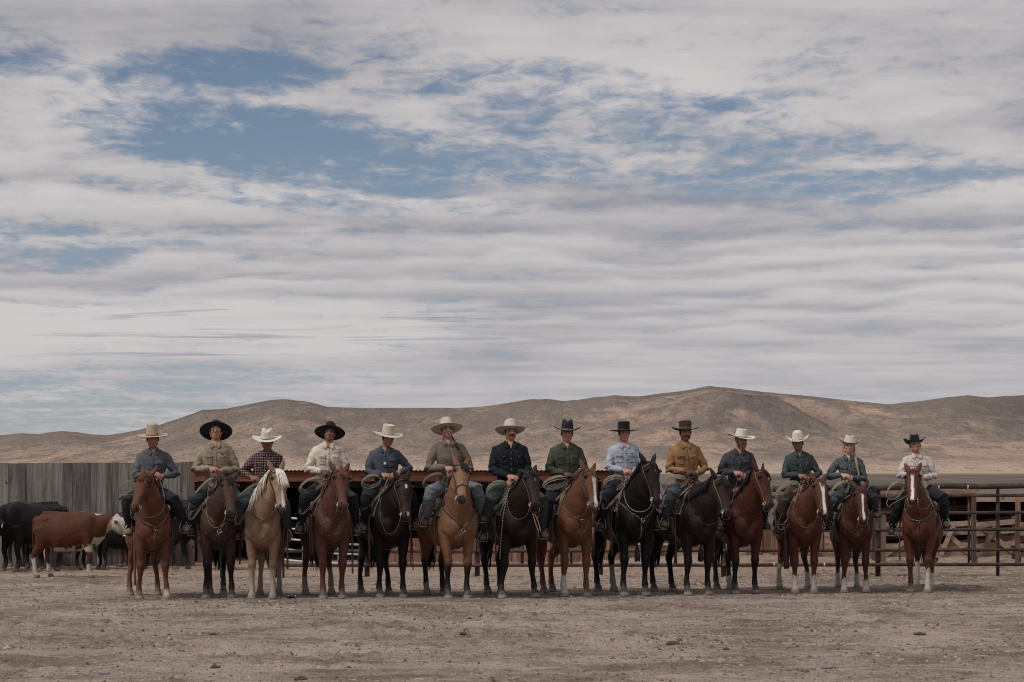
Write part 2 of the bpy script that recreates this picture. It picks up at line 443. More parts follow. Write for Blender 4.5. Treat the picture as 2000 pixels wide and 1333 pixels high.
# crushed drink can
def can():
    c = W(569, 1169, F*CH/(1170-HOR)); t = empty('drink_can', (c.x, c.y, .034), rad(12), 'small crushed silver and dark drink can lying in the dirt near the palomino', 'can')
    mb = MB(); mb.loft([(-.058,0,0),(-.054,0,0),(-.02,0,.002),(.01,0,-.003),(.04,0,0),(.054,0,0)], [.024,.031,.033,.027,.032,.031], side=(0,1,0), seg=16)
    mb.obj('can_body', mat('can_dark', (.05,.05,.06), .35, .3, 30, .1, metal=.6), t)
    mb = MB(); mb.loft([(.052,0,0),(.058,0,0),(.060,0,0)], [.0315,.027,.022], side=(0,1,0), seg=16)
    mb.obj('can_lid', mat('can_silver', (.75,.75,.75), .3, .1, 30, 0, metal=.8), t)
can()
# ---- hills
SKY = [(-500,872),(-300,864),(0,851),(38,846),(79,848),(120,842.5),(151,845),(205,851),(240,846),(268,841),(315,829),(356,816),(394,801),(440,799.5),(500,787),(526,781.5),(560,780.5),(600,784),(640,795.5),(700,797.5),(800,797.5),(900,797.5),(960,793),(1000,786),(1040,780),(1065,779.5),(1100,784),(1150,778),(1200,772.5),(1250,774.5),(1300,768),(1340,763),(1385,753.5),(1420,757.5),(1465,763),(1520,769),(1600,776),(1680,785),(1735,790.5),(1790,784),(1850,776.5),(1890,772.5),(1930,776),(2000,771.5),(2300,786),(2600,800)]
def hills():
    na, nr = 1300, 230
    A = np.linspace(-.42, .42, na); R0, R1 = 850., 1600.
    tt = np.concatenate([np.linspace(0, 1, nr-12), 1+np.linspace(.03, .9, 12)])
    sx = np.array([(p[0]-1000)/F for p in SKY]); sy = np.array([(HOR-p[1])/F for p in SKY])
    e = np.interp(A, sx, sy)
    e = e+(vnoise(np.stack([A*260, A*0, A*0], 1), 1.0, 77, 4)-.5)*.00055; k = np.array([1,2,3,2,1.])/9; e = np.convolve(np.pad(e, 2, 'edge'), k, 'valid')
    TT, AA = np.meshgrid(tt, A, indexing='ij'); EE = np.broadcast_to(e, TT.shape)
    R = R0+(R1-R0)*TT; X = AA*R; Y = R
    P = np.stack([X.ravel(), Y.ravel(), np.zeros(X.size)], 1)
    # oblique spurs and gullies
    def rid(sc, seed, sx_=1.0, sy_=1.0, sh=0.0, oc=4):
        far_ = (1600-P[:,1])/750.; Xs = P[:,0]-(P[:,0]-125)*.42*far_+sh*P[:,1]
        Q = np.stack([Xs*sx_, P[:,1]*sy_, np.zeros(len(P))], 1)
        wv = vnoise(Q, sc*.6, seed+3, 2)-.5
        Q2 = Q+np.stack([wv*.7/sc, wv*.5/sc, wv*0], 1)
        return 1-np.abs(2*vnoise(Q2, sc, seed, oc)-1)
    s1 = rid(1/95., 2, 1, .26, .05); s2 = rid(1/38., 6, 1, .22, -.06); s3 = rid(1/13., 12, 1, .28, .04, 3)
    env = (np.clip(TT, 0, 1)*(1-np.clip(TT, 0, 1))*4).ravel()
    z = (EE*R1*(.16*np.clip(TT,0,1)+.84*np.clip(TT, 0, 1)**1.9)).ravel()
    tr = TT.ravel()
    z *= (1+.50*env*(s1-.62)+.32*env*(s2-.6)+.13*env*(s3-.6))
    # sharpen a few real landmarks: front hill on the left, knob under the summit
    z += 5*np.exp(-((P[:,0]+190)/50)**2-((P[:,1]-1150)/110)**2)
    z += 14*np.exp(-((P[:,0]-125)/38)**2-((P[:,1]-1370)/90)**2)*s2
    back = np.clip(tr-1, 0, 1); z = z*(1-back*.7)
    # nothing may poke above the drawn skyline
    lim = (EE*(R/1.0)).ravel()*np.where(tr < 1, .96, 1.0)+CH*0
    over = (tr < .98) & (z > lim); z[over] = lim[over]-(z[over]-lim[over])*.1
    z += CH*np.clip(tr, 0, 1)
    P[:,2] = z-1.5*(1-np.clip(tr*8, 0, 1))
    nr_, na_ = TT.shape; i = np.arange(nr_*na_).reshape(nr_, na_)
    Fs = np.stack([i[:-1,:-1].ravel(), i[:-1,1:].ravel(), i[1:,1:].ravel(), i[1:,:-1].ravel()], 1)
    me = bpy.data.meshes.new('hills'); me.from_pydata(P.tolist(), [], Fs.tolist()); me.update()
    # ground cover: sage on ridges, cured grass between, painted shade in draws; stored as masks
    sage = smoothstep(.38*s1+.34*s2+.22*s3+.40*vnoise(P*[1,.35,0], 1/75., 31, 4), .66, .98)
    up = smoothstep(tr, .45, 1.0); sage = np.clip(sage*(.60+.35*up), 0, 1)
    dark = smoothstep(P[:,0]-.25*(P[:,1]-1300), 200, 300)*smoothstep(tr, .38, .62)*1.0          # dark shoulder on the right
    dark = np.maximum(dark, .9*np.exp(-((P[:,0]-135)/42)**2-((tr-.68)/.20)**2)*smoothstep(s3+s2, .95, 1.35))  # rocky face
    draw_shade = smoothstep(-s2, -.30, -.12)*.55+smoothstep(-s3, -.34, -.10)*.45; dark = np.maximum(dark, draw_shade*smoothstep(tr, .15, .40)*(.4+.9*vnoise(P, 1/60., 91, 2)))  # gullies darkened in the colour like shade, standing for brush
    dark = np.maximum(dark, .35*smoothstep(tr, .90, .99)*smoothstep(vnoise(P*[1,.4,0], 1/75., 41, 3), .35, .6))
    straw = smoothstep(-tr, -.26, -.10)*smoothstep(tr, -.01, .04)
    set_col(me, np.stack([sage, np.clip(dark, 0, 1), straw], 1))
    m, t, bs = mat_new('hill_cover')
    at = t.node('ShaderNodeAttribute'); at.attribute_name = 'Col'; s_, d_, w_ = t.sep(at.outputs['Color'])
    Pn = t.node('ShaderNodeNewGeometry').outputs['Position']
    q = t.mapping(Pn, (1, .30, .8))
    a = t.noise(q, .018, 6, .65); b_ = t.noise(q, .085, 7, .70); c_ = t.noise(t.mapping(Pn, (1, .16, 1)), .50, 4, .75)
    streaks = t.noise(t.mapping(Pn, (1, .20, .8), rot=(0, 0, .03)), .06, 7, .70, 1.0)
    col = t.mix(t.ss(a, .38, .64), (.420,.310,.238), (.300,.230,.185))
    col = t.mix(t.ss(b_, .50, .66, 0, .55), col, (.48,.34,.245))
    f = t.math('ADD', s_, t.math('MULTIPLY', t.math('SUBTRACT', streaks, .5), 1.5))
    f = t.math('ADD', f, t.math('MULTIPLY', t.math('SUBTRACT', b_, .5), 1.0))
    col = t.mix(t.ss(f, .34, .84, 0, .85), col, (.175,.150,.136))
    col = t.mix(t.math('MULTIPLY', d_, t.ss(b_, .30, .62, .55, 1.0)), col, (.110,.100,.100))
    col = t.mix(t.math('MULTIPLY', w_, t.ss(streaks, .35, .55, .5, 1)), col, (.44,.35,.27))
    col = t.mix(t.ss(c_, .52, .64, 0, .62), col, (.105,.094,.084))          # single sagebrush specks
    t.l.new(col, bs.inputs['Base Color']); bs.inputs['Roughness'].default_value = 1.0; bs.inputs['Specular IOR Level'].default_value = .0
    bb = t.node('ShaderNodeBump'); bb.inputs['Strength'].default_value = .8; bb.inputs['Distance'].default_value = 4.5
    t.l.new(t.math('ADD', b_, t.math('MULTIPLY', c_, .35)), bb.inputs['Height']); t.l.new(bb.outputs[0], bs.inputs['Normal'])
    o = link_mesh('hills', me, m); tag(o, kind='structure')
hills()

# ---- timber materials with grain along the local length
def wood_mat(name, c0, c1, axis=2, knots=True, rough=.9):
    m, t, bs = mat_new(name)
    P = t.node('ShaderNodeNewGeometry').outputs['Position']
    at = t.node('ShaderNodeAttribute'); at.attribute_name = 'Col'; rnd = t.sep(at.outputs['Color'])[0]
    sc = [30, 30, 30]; sc[axis] = 1.3
    off = t.node('ShaderNodeVectorMath', operation='ADD'); t.l.new(P, off.inputs[0]); t.l.new(t.comb(0, t.math('MULTIPLY', rnd, 37.0), t.math('MULTIPLY', rnd, 9.0)), off.inputs[1])
    q = t.mapping(off.outputs[0], tuple(sc))
    g = t.noise(q, 1.0, 6, .65, .4); g2 = t.noise(off.outputs[0], 1.4, 4, .6)
    f = t.math('ADD', t.math('MULTIPLY', g, .55), t.math('ADD', t.math('MULTIPLY', g2, .25), t.math('MULTIPLY', rnd, .13)))
    col = t.mix(t.ss(f, .32, .64), c0, c1)
    if knots:
        vo = t.node('ShaderNodeTexVoronoi'); vo.inputs['Scale'].default_value = 1.0
        s2 = [4.4, 4.4, 4.4]; s2[axis] = 2.9
        t.l.new(t.mapping(off.outputs[0], tuple(s2)), vo.inputs['Vector'])
        col = t.mix(t.ss(vo.outputs['Distance'], .11, .045), col, tuple(c*.3 for c in c0))
    t.l.new(col, bs.inputs['Base Color']); bs.inputs['Roughness'].default_value = rough; bs.inputs['Specular IOR Level'].default_value = .2
    b_ = t.node('ShaderNodeBump'); b_.inputs['Strength'].default_value = .6; b_.inputs['Distance'].default_value = .008
    t.l.new(g, b_.inputs['Height']); t.l.new(b_.outputs[0], bs.inputs['Normal'])
    return m
M_GREY = wood_mat('weathered_grey_board', (.082,.075,.070), (.265,.243,.228))
M_BROWNV = wood_mat('reddish_brown_board', (.13,.065,.045), (.36,.205,.145))
M_TAN = wood_mat('tan_rail_timber', (.17,.115,.085), (.42,.31,.24), 0)
M_RUSTW = wood_mat('rusty_red_board', (.085,.032,.022), (.26,.105,.068), 0)
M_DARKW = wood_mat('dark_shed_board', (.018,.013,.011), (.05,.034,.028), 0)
M_POST = wood_mat('brown_post', (.07,.045,.034), (.19,.125,.095))
M_PIPE = mat('brown_pipe', (.060,.043,.040), .6, .45, 4, .2, dirt=((.17,.09,.06), .6))
M_ROOF = mat('corrugated_rust', (.10,.065,.055), .65, .5, 2.5, .2, metal=.3)
M_WHITEP = mat('white_tube', (.62,.60,.58), .5, .15, 10, 0, dirt=((.3,.2,.15), .5))
def rndcol(o, per):
    """random tone per 'per' vertices (one board)"""
    n = len(o.data.vertices); k = (n+per-1)//per
    r = np.repeat(RNG.random(k), per)[:n]; set_col(o.data, np.stack([r, r, r], 1))
def board_wall(name, m, x0, x1, Y, z0, z1, bw=(.13,.24), parent=None, topvar=.03, gap=.008, slope=0.0, yslope=0.0):
    mb = MB(); x = x0
    while x < x1:
        w_ = random.uniform(*bw); w_ = min(w_, x1-x+.02)
        ty = random.uniform(-.012, .012); zt = z1+slope*(x-x0)+random.uniform(-topvar, topvar)*.6
        mb.box((x+w_/2, Y+yslope*(x-x0)+ty, (z0+zt)/2), (w_-gap, .022, zt-z0), Matrix.Rotation(random.uniform(-.0015, .0015), 3, 'Y'))
        x += w_
    o = mb.obj(name, m, parent, smooth=False); rndcol(o, 8); return o
# tall windbreak fence on the left
FY = 45.0
fl = empty('board_fence', (W(150, 900, FY).x, FY, 0), 0, 'tall fence of weathered grey vertical boards behind the cattle', 'fence')
def at_parent(o, p): o.parent = p; o.matrix_parent_inverse = Matrix.Translation(p.location).inverted(); return o
xl, xr = W(-260, 0, FY).x, W(372, 0, FY).x
o = board_wall('board_panel', M_GREY, xl, xr, FY, -.05, 1.90, (.09,.20), slope=.006, topvar=.010, gap=.003); at_parent(o, fl)
for px in (-150, 45, 268):
    mb = MB(); x = W(px, 0, FY).x; mb.box((x, FY+.09, .9), (.12, .12, 1.9)); o = mb.obj('post', M_POST, None, False); rndcol(o, 8); at_parent(o, fl)
mb = MB(); x = W(374.5, 0, FY-.1).x; mb.box((x, FY-.06, .95), (.09, .1, 2.0)); o = mb.obj('post', M_POST, None, False); rndcol(o, 8); at_parent(o, fl)
mb = MB()
for z in (.5, 1.45): mb.box(((xl+xr)/2, FY+.035, z), (xr-xl, .04, .12))
o = mb.obj('rail', M_GREY, None, False); rndcol(o, 8); at_parent(o, fl)
# ---- long low shed with a rusty roof
SY = 47.0
sx0, sx1 = W(376, 0, SY).x, W(1192, 0, SY).x
sh = empty('cattle_shed', ((sx0+sx1)/2, SY, 0), 0, 'long low open cattle shed with rust red fascia and corrugated roof behind the riders', 'shed')
def part(mb, name, m, parent, smooth=False, per=8):
    o = mb.obj(name, m, None, smooth); rndcol(o, per); at_parent(o, parent); return o
mb = MB(); n = int((sx1-sx0)/.019); zt = 1.775
prev = []
for side, dz_ in ((0, 0.0), (1, .006)):
    for yy, zz in ((SY-.35, zt), (SY+4.2, zt-.28)):
        prev.append([(sx0-.1+i*(sx1-sx0+.2)/n, yy, zz+dz_+.011*math.sin(i*math.pi/2)) for i in range(n+1)])
k = 0
vs = prev[0]+prev[1]+prev[2]+prev[3]; N1 = n+1
fs = []
for i in range(n):
    fs += [(i, i+1, N1+i+1, N1+i), (2*N1+i, 3*N1+i, 3*N1+i+1, 2*N1+i+1), (i, 2*N1+i, 2*N1+i+1, i+1)]
mb.add(vs, fs); part(mb, 'roof', M_ROOF, sh)
mb = MB(); x = sx0
while x < sx1:
    l = min(random.uniform(2.2, 3.2), sx1-x); mb.box((x+l/2, SY-.27, 1.66), (l-.01, .04, .19), Matrix.Rotation(random.uniform(-.004, .004), 3, 'Y')); x += l
part(mb, 'fascia', M_RUSTW, sh)
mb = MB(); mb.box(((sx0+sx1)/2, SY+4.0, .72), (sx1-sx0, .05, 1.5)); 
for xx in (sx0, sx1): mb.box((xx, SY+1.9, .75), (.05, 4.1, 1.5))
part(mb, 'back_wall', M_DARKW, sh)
for px in (395, 716, 960, 1180):
    mb = MB(); mb.box((W(px, 0, SY).x, SY-.12, .80), (.13, .13, 1.72)); part(mb, 'post', M_POST, sh)
mb = MB(); mb.box(((sx0+sx1)/2, SY-.1, 1.50), (sx1-sx0, .09, .12)); part(mb, 'beam', M_DARKW, sh)
mb = MB()
for i in range(30):
    a = random.uniform(sx0+.3, sx1-.6); b_ = a+random.uniform(.5, 1.6); z0 = random.uniform(.1, 1.2)
    mb.beam((a, SY+random.uniform(.8, 3.2), z0), (min(b_, sx1-.2), SY+random.uniform(.8, 3.2), z0+random.uniform(-.3, .4)), .05, .12)
part(mb, 'inner_rail', M_DARKW, sh)
# low plank front between the posts (feed bunk)
bx0, bx1 = W(700, 0, SY-.3).x, W(985, 0, SY-.3).x
mb = MB()
for k in range(3): mb.box(((bx0+bx1)/2, SY-.42, .09+k*.155), (bx1-bx0-.03*k, .04, .15))
part(mb, 'feed_bunk', M_BROWNV, sh)
# vertical plank panel to its right
o = board_wall('plank_panel', M_BROWNV, W(985, 0, SY-.5).x, W(1205, 0, SY-.5).x, SY-.5, -.02, .56, (.09,.16)); at_parent(o, sh)
# second plank run further right
pf = empty('plank_fence', (W(1580, 0, 48).x, 48, 0), 0, 'low reddish vertical plank fence behind the pipe rails between the right hand horses', 'fence')
o = board_wall('board_panel', M_BROWNV, W(1462, 0, 48).x, W(1700, 0, 48).x, 48, -.02, .72, (.09,.17)); at_parent(o, pf)
# stacked grey rails behind the black horse
rf = empty('rail_fence', (W(1330, 0, 47.5).x, 47.5, 0), 0, 'grey timber rail fence seen between the legs of the dark horses right of centre', 'fence')
mb = MB()
for k in range(6):
    mb.beam((W(1195,0,47.5).x, 47.5+random.uniform(-.04,.04), .12+k*.145), (W(1470,0,47.5).x, 47.5, .10+k*.145+random.uniform(-.03,.03)), .05, .10)
part(mb, 'rail', M_TAN, rf)
for px in (1200, 1290, 1375, 1462):
    mb = MB(); mb.box((W(px,0,47.4).x, 47.4, .5), (.11, .11, 1.05)); part(mb, 'post', M_POST, rf)
# ---- white tubular panels leaning in the shed mouth
def tube_panel(x0, x1, Y, z0, hgt, tilt, nb, nv, label):
    t = empty('tube_panel', ((x0+x1)/2, Y, z0), 0, label, 'livestock panel', 'white tube panels in front of the shed')
    def q(x, z): return Vector((x-(x0+x1)/2, 0, z*hgt+tilt*(x-(x0+x1)/2)))
    for k in range(nb):
        mb = MB(); mb.tube([q(x0, k/(nb-1)), q(x1, k/(nb-1))], .017, 8); mb.obj('rail', M_WHITEP, t)
    for k in range(nv):
        mb = MB(); xx = x0+(x1-x0)*k/(nv-1); mb.tube([q(xx, -.05)+Vector((0,.02,0)), q(xx, 1.02)+Vector((0,.02,0))], .017, 8); mb.obj('upright', M_WHITEP, t)
tube_panel(W(543,0,44.6).x, W(640,0,44.6).x, 44.6, .10, .78, -.10, 5, 3, 'tilted white tubular livestock panel behind the palomino and red roan')
tube_panel(W(618,0,44.2).x, W(704,0,44.2).x, 44.2, .08, .72, -.04, 5, 3, 'white tubular livestock panel between the red roan and the dark horse')
# ---- pipe fence across the yard
PY = 40.6
pfn = empty('pipe_fence', (W(1100,0,PY).x, PY, 0), 0, 'long brown steel pipe fence running behind all the horses', 'fence')
def zpx(py, Y): return CH+(HOR-py)/F*Y
mb = MB(); xa, xb, xm = W(540,0,PY).x, W(2260,0,PY).x, W(1508,0,PY).x
for py0, py1, a, r in ((1077,1073,xa,.030),(1104.5,1102,xa,.030)):
    mb.tube([(a, PY, zpx(py0,PY)), ((a+xb)/2, PY, zpx((py0+py1)/2,PY)-.008), (xb, PY, zpx(py1,PY))], r, 10)
part(mb, 'rail', M_PIPE, pfn, True, 10)
for py0, py1, r in ((955.5,944,.052),(971,966,.028),(1004,1000,.028),(1036.5,1033,.030)):
    mb = MB(); pts = []
    for i in range(12):
        q = i/11; pts.append((xm+(xb-xm)*q, PY-.03*(r > .05), zpx(py0+(py1-py0)*q, PY)+.012*math.sin(q*19)*(r > .05)))
    mb.tube(pts, r, 12); part(mb, 'rail', M_PIPE, pfn, True, 12)
for px in (541, 716.5, 932, 1173, 1414, 1716, 1950.5, 2190):
    mb = MB(); x = W(px,0,PY).x; top = 1.54 if px > 1500 else .62
    mb.tube([(x, PY+.075, -.1), (x, PY+.075, top)], .045 if px != 1950.5 else .03, 12); part(mb, 'post', M_PIPE, pfn, True, 12)
for px in (1020, 1116, 1319, 1893.5):
    mb = MB(); x = W(px,0,PY).x; mb.tube([(x, PY+.055, .20), (x, PY+.055, 1.40 if px > 1500 else .55)], .022, 10); part(mb, 'upright', M_PIPE, pfn, True, 10)
for px, zz in ((1832,1.51),(1889,1.515),(1512,.205),(1610,.205)):
    mb = MB(); X_ = W(px,0,PY).x; mb.tube([(X_-.011, PY-.03*(zz > 1), zz), (X_+.011, PY-.03*(zz > 1), zz)], .056 if zz > 1 else .034, 10); part(mb, 'wire_tie', M_WHITEP, pfn, True, 10)
# ---- low shed on the right
RY = 50.0
rs = empty('open_shed', (W(1850,0,RY).x, RY, 0), 0, 'low open timber shed with pale fascia boards at the right edge', 'shed')
mb = MB(); a, b_ = W(1640,0,RY).x, W(1907,0,RY).x; c_ = W(2230,0,RY).x
mb.box(((a+b_)/2, RY-.06, zpx(962,RY)), (b_-a, .05, .125)); part(mb, 'fascia', M_TAN, rs)
mb = MB(); mb.box(((b_+c_)/2-.06, RY-.06, zpx(974,RY)), (c_-b_+.1, .05, .135)); part(mb, 'fascia', M_TAN, rs)
mb = MB(); mb.box(((a+b_)/2, RY+1.8, 1.36), (b_-a+.06, 3.7, .03)); mb.box(((b_+c_)/2+.04, RY+1.8, 1.25), (c_-b_, 3.7, .03)); part(mb, 'roof', M_ROOF, rs)
mb = MB(); mb.box(((a+c_)/2, RY+3.5, .6), (c_-a, .05, 1.2)); part(mb, 'back_wall', M_DARKW, rs)
mb = MB()
for i in range(46):
    q0 = random.uniform(a, c_-1); z0 = random.uniform(.1, .95); mb.beam((q0, RY+random.uniform(.5,2.9), z0), (q0+random.uniform(.5,1.8), RY+random.uniform(.5,2.9), z0+random.uniform(-.3,.3)), .05, .11)
part(mb, 'inner_rail', M_POST, rs)
for px in (1655, 1768, 1984, 2080):
    mb = MB(); mb.box((W(px,0,RY).x, RY-.2, .55), (.09, .10, 1.3 if px < 1905 else 1.2)); part(mb, 'post', M_BROWNV, rs)
yr = empty('rail_fence', (W(1690,0,46.4).x, 46.4, 0), 0, 'weathered timber rails stacked behind the small chestnut horse', 'fence')
for k in range(6):
    mb = MB(); mb.beam((W(1590,0,46.4).x, 46.4, .16+k*.135), (W(1722,0,46.4).x, 46.4, .12+k*.150+random.uniform(-.02,.02)), .04, .085); part(mb, 'rail', M_TAN, yr)
for px in (1592, 1650, 1708):
    mb = MB(); mb.box((W(px,0,46.3).x, 46.33, .5), (.09,.09,1.0)); part(mb, 'post', M_POST, yr)
# ---- timber gates with cross braces
def timber_gate(px0, px1, Y, rise, label, flip=False):
    x0, x1 = W(px0,0,Y).x, W(px1,0,Y).x; t = empty('timber_gate', ((x0+x1)/2, Y, 0), 0, label, 'gate', 'braced timber gates on the right'); hw = (x1-x0)/2
    zs = (.20, .36, .60, .76) if rise < 1 else ()
    for k, z in enumerate(zs):
        mb = MB(); mb.beam((-hw, 0, z+rise*0), (hw, 0, z+rise), .035, .095); o = mb.obj('rail', M_TAN, t, False); rndcol(o, 8)
    mb = MB(); 
    p, q = (-hw+.05, -.04, .78), (hw-.05, -.04, .20+rise)
    if flip: p, q = (-hw+.05, -.04, .20), (hw-.05, -.04, .78+rise)
    mb.beam(p, q, .03, .09)
    p2, q2 = (-hw+.1, -.075, .22), (-.0, -.075, .74+rise/2)
    if flip: p2, q2 = (0, -.075, .70), (hw-.05, -.075, .24)
    mb.beam(p2, q2, .03, .08); o = mb.obj('brace', M_TAN, t, False); rndcol(o, 8)
    for s_ in (-1, 1):
        mb = MB(); mb.box((s_*hw, .045, .46+rise*(s_ > 0)), (.09, .05, .80)); o = mb.obj('stile', M_POST, t, False); rndcol(o, 8)
timber_gate(1722, 1828, 45.2, .03, 'timber gate with a cross brace just left of the rightmost horse', True)
timber_gate(1826, 1896, 45.0, .04, 'timber gate with a falling diagonal brace right of the rightmost horse')
timber_gate(1905, 1982, 45.0, .07, 'rising timber gate with long diagonal brace near the right edge')
timber_gate(1990, 2090, 45.3, .0, 'timber gate cut off by the right edge of the picture')
for px, lab in ((1726,'brown timber post left of the rightmost horse'),(1902,'upright brown timber post between two braced gates'),(1987,'brown timber post nearest the right edge behind the pipe fence')):
    mb = MB(); mb.box((0,0,.62 if px == 1902 else .5), (.075,.08,1.35 if px == 1902 else 1.0)); o = mb.obj('gate_post', M_POST, None, False); rndcol(o, 8); o.location = (W(px,0,44.7).x, 44.7, 0); tag(o, lab, 'post', 'posts between the timber gates')
# ================================================================== HORSES
def coat_mat(name):
    m, t, bs = mat_new(name)
    at = t.node('ShaderNodeAttribute'); at.attribute_name = 'Col'
    oc = t.node('ShaderNodeTexCoord').outputs['Object']
    n1 = t.noise(oc, 5, 5, .6); n2 = t.noise(t.mapping(oc, (1, 1, .35)), 120, 3, .6)
    c = t.mix(t.ss(n1, .3, .7, .0, .34), at.outputs['Color'], t.mix(1.0, at.outputs['Color'], (.55,.52,.50), 'MULTIPLY'))
    c = t.mix(t.ss(n2, .45, .75, 0, .22), c, t.mix(1.0, c, (1.5,1.45,1.4), 'MULTIPLY'))
    t.l.new(c, bs.inputs['Base Color']); bs.inputs['Roughness'].default_value = .55
    bs.inputs['Specular IOR Level'].default_value = .16
    b_ = t.node('ShaderNodeBump'); b_.inputs['Strength'].default_value = .5; b_.inputs['Distance'].default_value = .010
    t.l.new(t.math('ADD', n2, t.math('MULTIPLY', t.noise(oc, 22, 4, .6), 2.5)), b_.inputs['Height']); t.l.new(b_.outputs[0], bs.inputs['Normal'])
    return m
M_COAT = coat_mat('horse_coat')
M_EYE = mat('dark_eye', (.010,.007,.006), .12, .1, 5, 0)
def hair_mat(name, col):
    return mat(name, col, .55, .45, 30, .4, stretch=(1,1,.12))
M_LEA = mat('saddle_leather', (.085,.042,.026), .5, .4, 9, .25)
M_LEAD = mat('dark_leather', (.030,.018,.014), .5, .4, 9, .25)
M_LEAR = mat('red_leather', (.17,.060,.030), .5, .35, 9, .25)
M_STEEL = mat('worn_steel', (.42,.40,.38), .38, .3, 20, .1, metal=.9)
M_PAD = mat('wool_pad', (.33,.29,.25), .95, .3, 25, .5)
M_ROPEW = mat('pale_rope', (.31,.265,.21), .8, .3, 60, .6)
M_ROPEG = mat('green_rope', (.21,.235,.145), .8, .3, 60, .6)
M_ROPEY = mat('grey_rope', (.18,.155,.125), .8, .3, 60, .6)
M_RAW = mat('rawhide', (.125,.09,.065), .7, .3, 40, .4)

def horse_build(c):
    S = c['S']; fy = c['fy']; Y0 = F*CH/(fy-HOR); fm = sum(c['fx'])/2; X0 = (fm-1000)/F*Y0
    L = 1.22*S; Yh = Y0+L*.96; hm = sum(c['hx'])/2; Xh = (hm-1000)/F*Yh
    sps = max(-.5, min(.5, (Xh-X0)/L)); psi = math.asin(sps); cp, sp = math.cos(psi), math.sin(psi)
    # local -> world: (x,y) -> (x cp + y sp, -x sp + y cp)
    org = Vector((X0, Y0, -.018))
    def toL(p): 
        d = Vector(p)-org; return Vector((d.x*cp-d.y*sp, d.x*sp+d.y*cp, d.z))
    def toW(p): return Vector((p[0]*cp+p[1]*sp, -p[0]*sp+p[1]*cp, p[2]))+org
    c['toL'] = toL; c['toW'] = toW; c['org'] = org; c['psi'] = psi; c['Y0'] = Y0
    def px2lx(px, ly):
        Yw = Y0+ly*cp; return ((px-1000)/F*Yw-X0-ly*sp)/cp
    root = empty('horse', org, -psi, c['hlabel'], 'horse', 'horses standing in line with riders')
    c['root'] = root
    mb = MB()
    V = lambda x, y, z: Vector((x*S, y*S, z*S))
    # ---- trunk
    secs = [(-.22,1.05,.10,.15),(-.19,1.04,.165,.23),(-.14,1.05,.205,.30),(-.05,1.085,.235,.355),(.12,1.10,.252,.385),(.28,1.095,.268,.395),(.48,1.08,.285,.375),(.70,1.075,.298,.365),
            (.90,1.105,.285,.345),(1.08,1.15,.272,.315),(1.24,1.165,.245,.285),(1.38,1.14,.19,.24),(1.46,1.10,.10,.14)]
    fat = c.get('fat', 1.0)
    mb.loft([V(0, a, b_) for a, b_, _, _ in secs], [(r*S*fat, q*S) for _, _, r, q in secs], seg=24)
    mb.loft([V(0,.02,1.36), V(0,.2,1.42), V(0,.42,1.36), V(0,.65,1.28)], [(.07*S,.09*S),(.085*S,.10*S),(.10*S,.10*S),(.08*S,.08*S)], seg=12)   # withers
    # ---- head frame
    Yp = Y0-.50*S*cp
    poll = toL(W(c['poll'][0], c['poll'][1], Yp)); HL = .60*c.get('hs', 1.0)*S
    muz = toL(W(c['muz'][0], c['muz'][1], Yp-.2))
    d = muz-poll; d2 = math.hypot(d.x, d.z); 
    if d2 > HL*.965: HL = d2/.965
    fwd = math.sqrt(max(HL*HL-d2*d2, .0)); d = Vector((d.x, -fwd, d.z)); a = d.normalized()
    hy = rad(c['hyaw'])+psi*0
    n = Vector((math.sin(hy), -math.cos(hy), .1)); n = (n-a*n.dot(a)).normalized(); lat = a.cross(n)
    if lat.x < 0: lat = -lat
    hs = HL/.60
    c.update(poll_l=poll, a=a, n=n, lat=lat, hs_=hs, HL=HL)
    def H(l, t, dd): return poll+lat*(l*hs)+a*(t*HL)+n*(dd*hs)
    c['H'] = H
    face = [(-.06,.055,.06,.035),(.0,.078,.092,.062),(.10,.106,.108,.088),(.20,.123,.122,.100),(.30,.119,.132,.100),(.42,.100,.122,.088),(.54,.083,.100,.074),(.66,.072,.082,.062),(.78,.067,.070,.056),(.87,.072,.068,.056),(.94,.069,.060,.050),(.99,.050,.044,.040),(1.02,.028,.024,.030)]
    mb.loft([H(0, t, f_-rd) for t, rl, rd, f_ in face], [(rl*hs, rd*hs) for t, rl, rd, f_ in face], sides=[lat]*len(face), seg=20, pw=.88)
    R3 = Matrix((lat, n, a)).transposed()
    for s_ in (-1, 1):
        mb.ell(H(s_*.062, .33, -.055), (.045*hs, .10*hs, .095*hs), R3)      # cheek
        mb.ell(H(s_*.098, .20, .045), (.024*hs, .030*hs, .038*hs), R3)     # brow
        mb.ell(H(s_*.040, .925, .030), (.024*hs, .026*hs, .036*hs), R3)    # nostril flare
        mb.ell(H(s_*.062, .50, .035), (.018*hs, .020*hs, .09*hs), R3)      # facial crest
    mb.ell(H(0, .955, -.055), (.040*hs, .030*hs, .045*hs), R3)   # chin
    # ---- neck
    p0 = V(0, .16, 1.17); p1 = V(0, -.20, 1.33); back = (-n*.9-a*.15).normalized()
    p3 = poll+a*(.05*HL)-n*(.035*hs); p2 = p3+(-n*.20-a*.0)*S+Vector((0,.06,-.10))*S
    p2.x = p3.x*.75
    pts = bez([p0, p1, p2, p3], 11); rs = []; sides = []
    for i in range(11):
        q = i/10; rs.append(((.232*(1-q)**1.0+.080*q)*S, (.350*(1-q)**.95+.122*q)*S)); sides.append(Vector((1,0,0)).lerp(lat, q))
    mb.loft(pts, rs, sides=sides, seg=20)
    c['neck'] = (pts, rs, sides)
    mb.ell(V(0,-.11,1.22), (.19*S,.15*S,.20*S))      # base of the neck runs into the breast
    # throat latch
    mb.ell(H(0, .17, -.13), (.060*hs, .075*hs, .08*hs), R3)
    # ---- front legs
    legs = []
    fl_, fr = sorted(c['fx']); st = c.get('stag', (0, 0))
